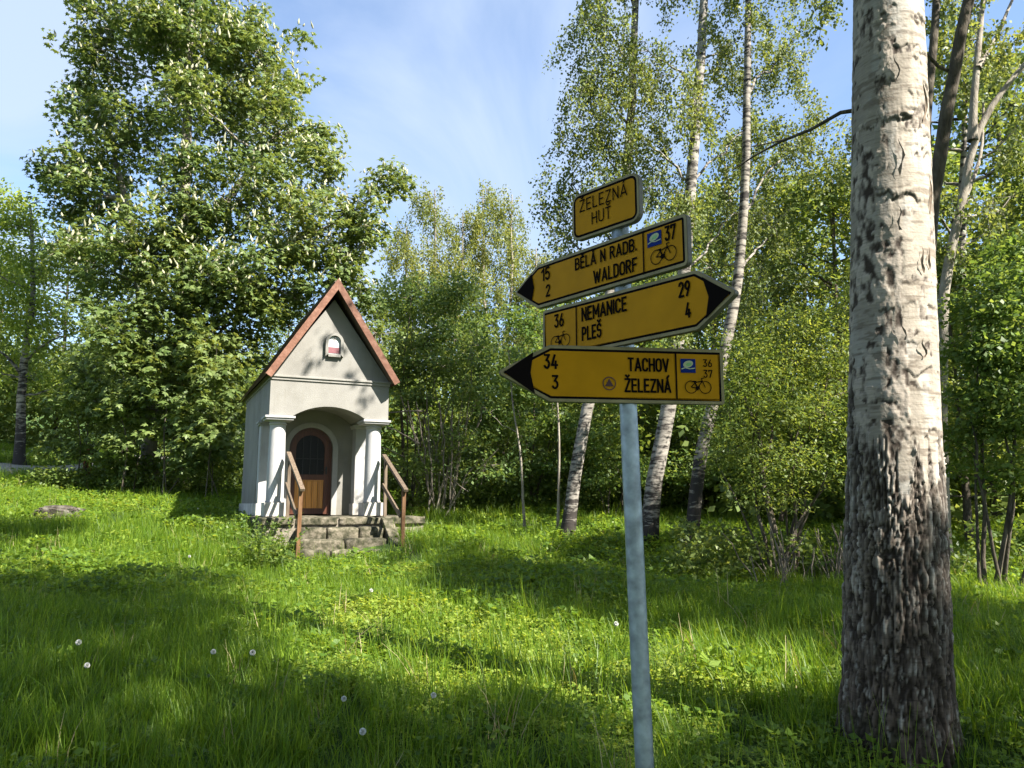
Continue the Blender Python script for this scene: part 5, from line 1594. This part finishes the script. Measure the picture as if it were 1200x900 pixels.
for k, (x, y, kd, sc) in enumerate([(-4, -7, 0, 1.0), (-10, -3, 2, 1.0), (2.5, -9, 0, 1.1), (9, -8, 2, 1.2)]):  # unseen trees added to block the sky and darken the signs
    o = copy_tree(proto[kd])
    o.location = (x, y, float(H(x, y)) - .1); o.rotation_euler = (0, 0, rng.uniform(0, 6.28)); o.scale = (sc, sc, sc)
    o['label'] = 'tall broad tree added outside the frame to block the sky, ' + ['close behind the viewer at the left', 'well to the left of the viewer', 'furthest behind the viewer', 'far behind the viewer at the right'][k]; o['group'] = 'unseen trees added behind the viewer'

# ------------------------------------------------------------------ grass and meadow plants
def hidden(name, me_, mat):
    me_.materials.append(mat)
    return bpy.data.objects.new(name, me_)


def grass_clump(seed, nb, hgt_, spread, width, mat, bend=.45, segs=3):
    rg = np.random.default_rng(seed)
    Vl, Ql, n0 = [], [], 0
    for _ in range(nb):
        a = rg.uniform(0, 6.283); d = np.array([math.cos(a), math.sin(a)]); s = np.array([-d[1], d[0]])
        h = hgt_ * rg.uniform(.45, 1.15); bn = bend * rg.uniform(.2, 1.4); p = rg.normal(0, spread, 2); w = width * rg.uniform(.6, 1.3)
        for j in range(segs + 1):
            t = j / segs
            c = p + d * h * bn * t ** 1.8; z = h * (t - .28 * bn * t ** 2.5)
            ww = w * (1 - t ** 1.6) * .5 + .0006
            Vl += [(*(c - s * ww), z - .02), (*(c + s * ww), z - .02)]
        for j in range(segs):
            q = n0 + j * 2
            Ql.append((q, q + 1, q + 3, q + 2))
        n0 += 2 * (segs + 1)
    return hidden('grass_clump', mesh_np('grass_clump', np.array(Vl), np.array(Ql)), mat)


def weed_clump(seed, n, hgt_, rad_, L, W, mat):
    rg = np.random.default_rng(seed)
    P = np.stack([rg.normal(0, rad_, n), rg.normal(0, rad_, n), hgt_ * rg.random(n) ** .7], -1)
    D = np.concatenate([rg.normal(0, 1, (n, 2)), rg.uniform(-.2, .7, (n, 1))], 1)
    N = rg.normal(0, .32, (n, 3)) + [0, 0, 1]
    f = rg.uniform(.6, 1.3, n)
    Vv = leaf_quads(P, D, N, L * f, W * f, .15)
    return hidden('weed_clump', mesh_np('weed_clump', Vv, quads_of(len(Vv))), mat)


src = bpy.data.collections.new('grass_sources')
clumps = [grass_clump(1, 46, .21, .07, .006, M['grass']), grass_clump(2, 46, .27, .08, .007, M['grass'], .6), grass_clump(3, 40, .16, .08, .0065, M['grass'], .35),
          weed_clump(4, 44, .15, .085, .05, .030, M['weed']), weed_clump(5, 34, .20, .10, .07, .048, M['weed']), grass_clump(6, 9, .42, .06, .005, M['grass'], .3), grass_clump(7, 7, .34, .06, .005, M['straw'], .5),
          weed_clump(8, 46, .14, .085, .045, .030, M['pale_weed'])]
for k, o in enumerate(clumps):
    o.name = f'source_{k}'
    src.objects.link(o)

rg = np.random.default_rng(200)
bands = [(3.4, 7.0, 85), (7.0, 11.0, 62), (11.0, 16.0, 40), (16.0, 24.0, 22), (24, 32, 12)]
PTS = []
for (y0, y1, den) in bands:
    xm = y1 * .80 + 1.2
    n_ = int(den * 2 * xm * (y1 - y0))
    x = rg.uniform(-xm, xm, n_); y = rg.uniform(y0, y1, n_)
    PTS.append(np.stack([x, y], -1)[np.abs(x) < y * .80 + 1.2])
PT = np.concatenate(PTS)
# keep clear: chapel and steps, track, trunk, pole, stone
lx = (PT[:, 0] - CH0[0]) * math.cos(CH_RZ) + (PT[:, 1] - CH0[1]) * math.sin(CH_RZ)
ly = -(PT[:, 0] - CH0[0]) * math.sin(CH_RZ) + (PT[:, 1] - CH0[1]) * math.cos(CH_RZ)
bad = (lx > -.15) & (lx < 3.1) & (ly > -.48) & (ly < 4.2)
bad |= (lx > .12) & (lx < 2.40) & (ly > -1.72) & (ly < -.4)
bad |= np.hypot(PT[:, 0] - BX, PT[:, 1] - BY) < .36
dtk = np.min(np.hypot(PT[:, None, 0] - tk[None, :, 0], PT[:, None, 1] - tk[None, :, 1]), 1)
bad |= dtk < 1.1
PT = PT[~bad]
zz_ = H(PT[:, 0], PT[:, 1])
nz1 = fbm(PT[:, 0] * .5, PT[:, 1] * .5, PT[:, 0] * 0, 3, 5); nz2 = fbm(PT[:, 0] * .9 + 40, PT[:, 1] * .9, PT[:, 0] * 0, 3, 9)
u_ = rg.random(len(PT))
pq = to_px(np.stack([PT[:, 0], PT[:, 1], zz_ + .1], -1))
sun_patch = inside(pq, [(380, 690), (560, 720), (800, 745), (900, 790), (860, 900), (420, 960), (350, 780)])
weedy = np.clip((nz1 - .42) * 3.2 + .5 * sun_patch + .08, .12, 1.05)
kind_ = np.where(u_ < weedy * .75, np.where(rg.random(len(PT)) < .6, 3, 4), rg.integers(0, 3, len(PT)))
pale = np.clip((nz2 - .50) * 3, 0, .5) + .5 * sun_patch  # paler plants by noise, and massed in the sunlit patch to brighten it
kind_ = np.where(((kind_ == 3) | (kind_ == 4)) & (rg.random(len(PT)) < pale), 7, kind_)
kind_ = np.where((rg.random(len(PT)) < .05), 5, kind_); kind_ = np.where((rg.random(len(PT)) < .016), 6, kind_)
scl = (.72 + .6 * nz2) * rg.uniform(.8, 1.25, len(PT))
scl *= np.interp(PT[:, 1], [3, 8, 16, 30], [.95, 1.0, 1.15, 1.3])
scl = np.where((kind_ == 3) | (kind_ == 4) | (kind_ == 7), scl * np.interp(PT[:, 1], [3, 7, 10], [.55, .72, 1.0]), scl)
rot = np.stack([rg.normal(0, .12, len(PT)), rg.normal(0, .12, len(PT)), rg.uniform(0, 6.283, len(PT))], -1)
gm = bpy.data.meshes.new('meadow_grass')
gm.vertices.add(len(PT)); gm.vertices.foreach_set('co', np.stack([PT[:, 0], PT[:, 1], zz_], -1).astype(np.float32).ravel())
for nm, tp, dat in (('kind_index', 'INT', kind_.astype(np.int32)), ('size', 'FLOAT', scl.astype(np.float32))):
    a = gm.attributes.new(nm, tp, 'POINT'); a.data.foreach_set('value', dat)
a = gm.attributes.new('turn', 'FLOAT_VECTOR', 'POINT'); a.data.foreach_set('vector', rot.astype(np.float32).ravel())
gm.update()
gob = link('meadow_grass', gm)
tag(gob, 'lush green meadow grass and low weeds of the clearing', 'grass', kind='stuff')
ng = bpy.data.node_groups.new('scatter grass', 'GeometryNodeTree')
ng.interface.new_socket('Geometry', in_out='INPUT', socket_type='NodeSocketGeometry')
ng.interface.new_socket('Geometry', in_out='OUTPUT', socket_type='NodeSocketGeometry')
gi, go = ng.nodes.new('NodeGroupInput'), ng.nodes.new('NodeGroupOutput')
ip = ng.nodes.new('GeometryNodeInstanceOnPoints')
ci = ng.nodes.new('GeometryNodeCollectionInfo'); ci.inputs[0].default_value = src
ci.inputs['Separate Children'].default_value = True; ci.inputs['Reset Children'].default_value = True


def named(nm, tp):
    nd = ng.nodes.new('GeometryNodeInputNamedAttribute'); nd.data_type = tp; nd.inputs[0].default_value = nm; return nd.outputs[0]


ng.links.new(gi.outputs[0], ip.inputs['Points']); ng.links.new(ci.outputs[0], ip.inputs['Instance'])
ip.inputs['Pick Instance'].default_value = True
ng.links.new(named('kind_index', 'INT'), ip.inputs['Instance Index'])
e2r = ng.nodes.new('FunctionNodeEulerToRotation'); ng.links.new(named('turn', 'FLOAT_VECTOR'), e2r.inputs[0])
ng.links.new(e2r.outputs[0], ip.inputs['Rotation']); ng.links.new(named('size', 'FLOAT'), ip.inputs['Scale'])
ng.links.new(ip.outputs[0], go.inputs[0])
mod = gob.modifiers.new('scatter', 'NODES'); mod.node_group = ng

# ---- single plants and things in the meadow
def dandelion(x, y, h, lab):
    r = .015 + .007 * ((x * 37 + y * 11) % 10) / 10
    p = ground_hit(x, y, h)
    z = float(H(p[0], p[1]))
    d = empty('dandelion', (p[0], p[1], z)); tag(d, lab, 'dandelion', 'dandelion clocks in the meadow')
    tb = Tubes(); rg = np.random.default_rng(int(x * 7 + y))
    tb.add(np.array([(rg.normal(0, .03), rg.normal(0, .03), -.02), (rg.normal(0, .01), 0, h * .5), (0, 0, h - .004)]), [.004, .0035, .003], 6)
    link('stalk', tb.mesh('stalk'), M['weed'], d)
    # the clock: a core and a shell of fine spokes
    n_ = 150
    dr_ = unit(rg.normal(size=(n_, 3)))
    up_ = unit(np.cross(dr_, rg.normal(size=(n_, 3))))
    P0 = dr_ * r * .25; P1 = dr_ * r
    s_ = np.cross(dr_, up_)
    Vs = []
    for uu in (up_, s_):
        Vs.append(np.stack([P0, P1 + uu * r * .23, P1 * 1.06, P1 - uu * r * .23], 1))
    Vs = np.concatenate(Vs).reshape(-1, 3)
    link('seed_head', mesh_np('seed_head', Vs, quads_of(len(Vs))), M['seed'], d, (0, 0, h))


for x, y, h, lab in ((92, 753, .24, 'upright dandelion clock furthest left in the shaded grass'), (250, 764, .22, 'round dandelion clock below the leafy plant by the steps'), (296, 765, .2, 'pale dandelion clock at the left end of the sunlit patch'),
                     (102, 780, .16, 'low dandelion clock close below the furthest left one'), (425, 858, .2, 'largest white dandelion clock near the lower edge'), (508, 815, .2, 'dandelion clock where the sunlit patch turns to shade'),
                     (403, 819, .2, 'faint dandelion clock above the largest one'), (435, 692, .26, 'dandelion clock right below the chapel steps'), (222, 652, .3, 'dandelion clock in the sunlit grass left of the chapel'), (232, 596, .3, 'dandelion clock close to the left wall of the chapel'), (722, 731, .3, 'dandelion clock nodding just left of the sign pole')):
    dandelion(x, y, h, lab)


def herb(name, label, x, y, h, n, L, W, mat, rad_, cat, stems=1, seed=1, stalk='weed'):
    p = ground_hit(x, y, 0); z = float(H(p[0], p[1]))
    d = empty(name, (p[0], p[1], z)); tag(d, label, cat)
    rg = np.random.default_rng(seed); tb = Tubes(); Vs = []
    for k in range(stems):
        f = np.append(rg.normal(0, rad_ * .5, 2), -.03); t = np.array([f[0] + rg.normal(0, rad_), f[1] + rg.normal(0, rad_), h * rg.uniform(.6, 1)])
        c = curve_pts(f, t, 7, .03, .03, rg); tb.add(c, np.linspace(.006, .002, 7), 5)
        m_ = max(4, n // stems)
        s = rg.uniform(.12, 1, m_)
        P = np.stack([np.interp(s, np.linspace(0, 1, 7), c[:, i]) for i in range(3)], -1)
        D = np.concatenate([rg.normal(0, 1, (m_, 2)), rg.uniform(.1, .7, (m_, 1))], 1); N = rg.normal(0, .4, (m_, 3)) + [0, 0, 1]
        f_ = rg.uniform(.6, 1.2, m_) * (1.15 - .5 * s)
        Vs.append(leaf_quads(P, D, N, L * f_, W * f_, .2))
    link('stalks', tb.mesh('stalks'), M[stalk], d)
    Vs = np.concatenate(Vs); link('leaves', mesh_np('leaves', Vs, quads_of(len(Vs))), M[mat], d)


herb('tall_weed', 'tall upright weed with narrow leaves in the middle of the meadow', 600, 738, .52, 46, .10, .022, 'weed', .03, 'weed', 1, 3)
herb('leafy_plant', 'bushy leafy plant at the left foot of the chapel steps', 318, 668, .78, 620, .10, .06, 'hazel_leaf', .40, 'plant', 30, 4)
herb('leafy_plant', 'low leafy plant at the right foot of the chapel steps', 462, 668, .35, 160, .09, .055, 'shrub_leaf', .2, 'plant', 10, 5)
herb('grass_tuft', 'tuft of broad bent grass blades right of the sign pole', 795, 802, .3, 60, .26, .014, 'hazel_leaf', .12, 'grass tuft', 8, 6)
herb('grass_tuft', 'tuft of tall bent grass blades just left of the sign pole', 716, 768, .34, 40, .26, .013, 'grass', .08, 'grass tuft', 7, 7)
herb('leafy_plant', 'broad leaved plant between the sign pole and the big birch', 868, 800, .3, 90, .11, .07, 'weed', .16, 'plant', 8, 8)
herb('leafy_plant', 'leafy plant hiding the left corner of the chapel platform', 296, 640, .62, 320, .10, .06, 'shrub_leaf', .34, 'plant', 18, 14)
herb('leafy_plant', 'low leafy plant along the left wall of the chapel', 262, 628, .45, 130, .10, .06, 'shrub_leaf', .3, 'plant', 9, 9)

# the stone in the grass
p = at(70, 603, 15.6); z = float(H(p[0], p[1]))
rg = np.random.default_rng(9)
import bmesh
bm = bmesh.new(); bmesh.ops.create_icosphere(bm, subdivisions=4, radius=1)
co = np.array([v.co[:] for v in bm.verts])
nn_ = fbm(co[:, 0] * 2.6 + 5, co[:, 1] * 2.6 + 5, co[:, 2] * 2.6 + 5, 5, 44)
co = np.sign(co) * np.abs(co) ** .55 * (.6 + .8 * nn_)[:, None] * [.38, .20, .16]
for v, c in zip(bm.verts, co): v.co = c
me = bpy.data.meshes.new('boulder'); bm.to_mesh(me); bm.free()
tag(link('boulder', me, M['rock'], None, (p[0], p[1], z + .11), (0, .04, .2)), 'long low brownish stone lying in the grass at the left', 'stone')

# red stained post by the track
p = gz(at(103, 540, 22.3), .2)
d = empty('wooden_post', p); tag(d, 'short red stained wooden post beside the track', 'post')
b = MB(); b.box(-.085, .085, -.085, .085, 0, 1.25); b.build('shaft', M['red_post'], d, bevel=.012)
b = MB(); b.add([(-.11, -.11, 1.25), (.11, -.11, 1.25), (.11, .11, 1.25), (-.11, .11, 1.25), (0, 0, 1.36)], [(3, 2, 1, 0), (0, 1, 4), (1, 2, 4), (2, 3, 4), (3, 0, 4)]); b.build('cap', M['iron'], d)
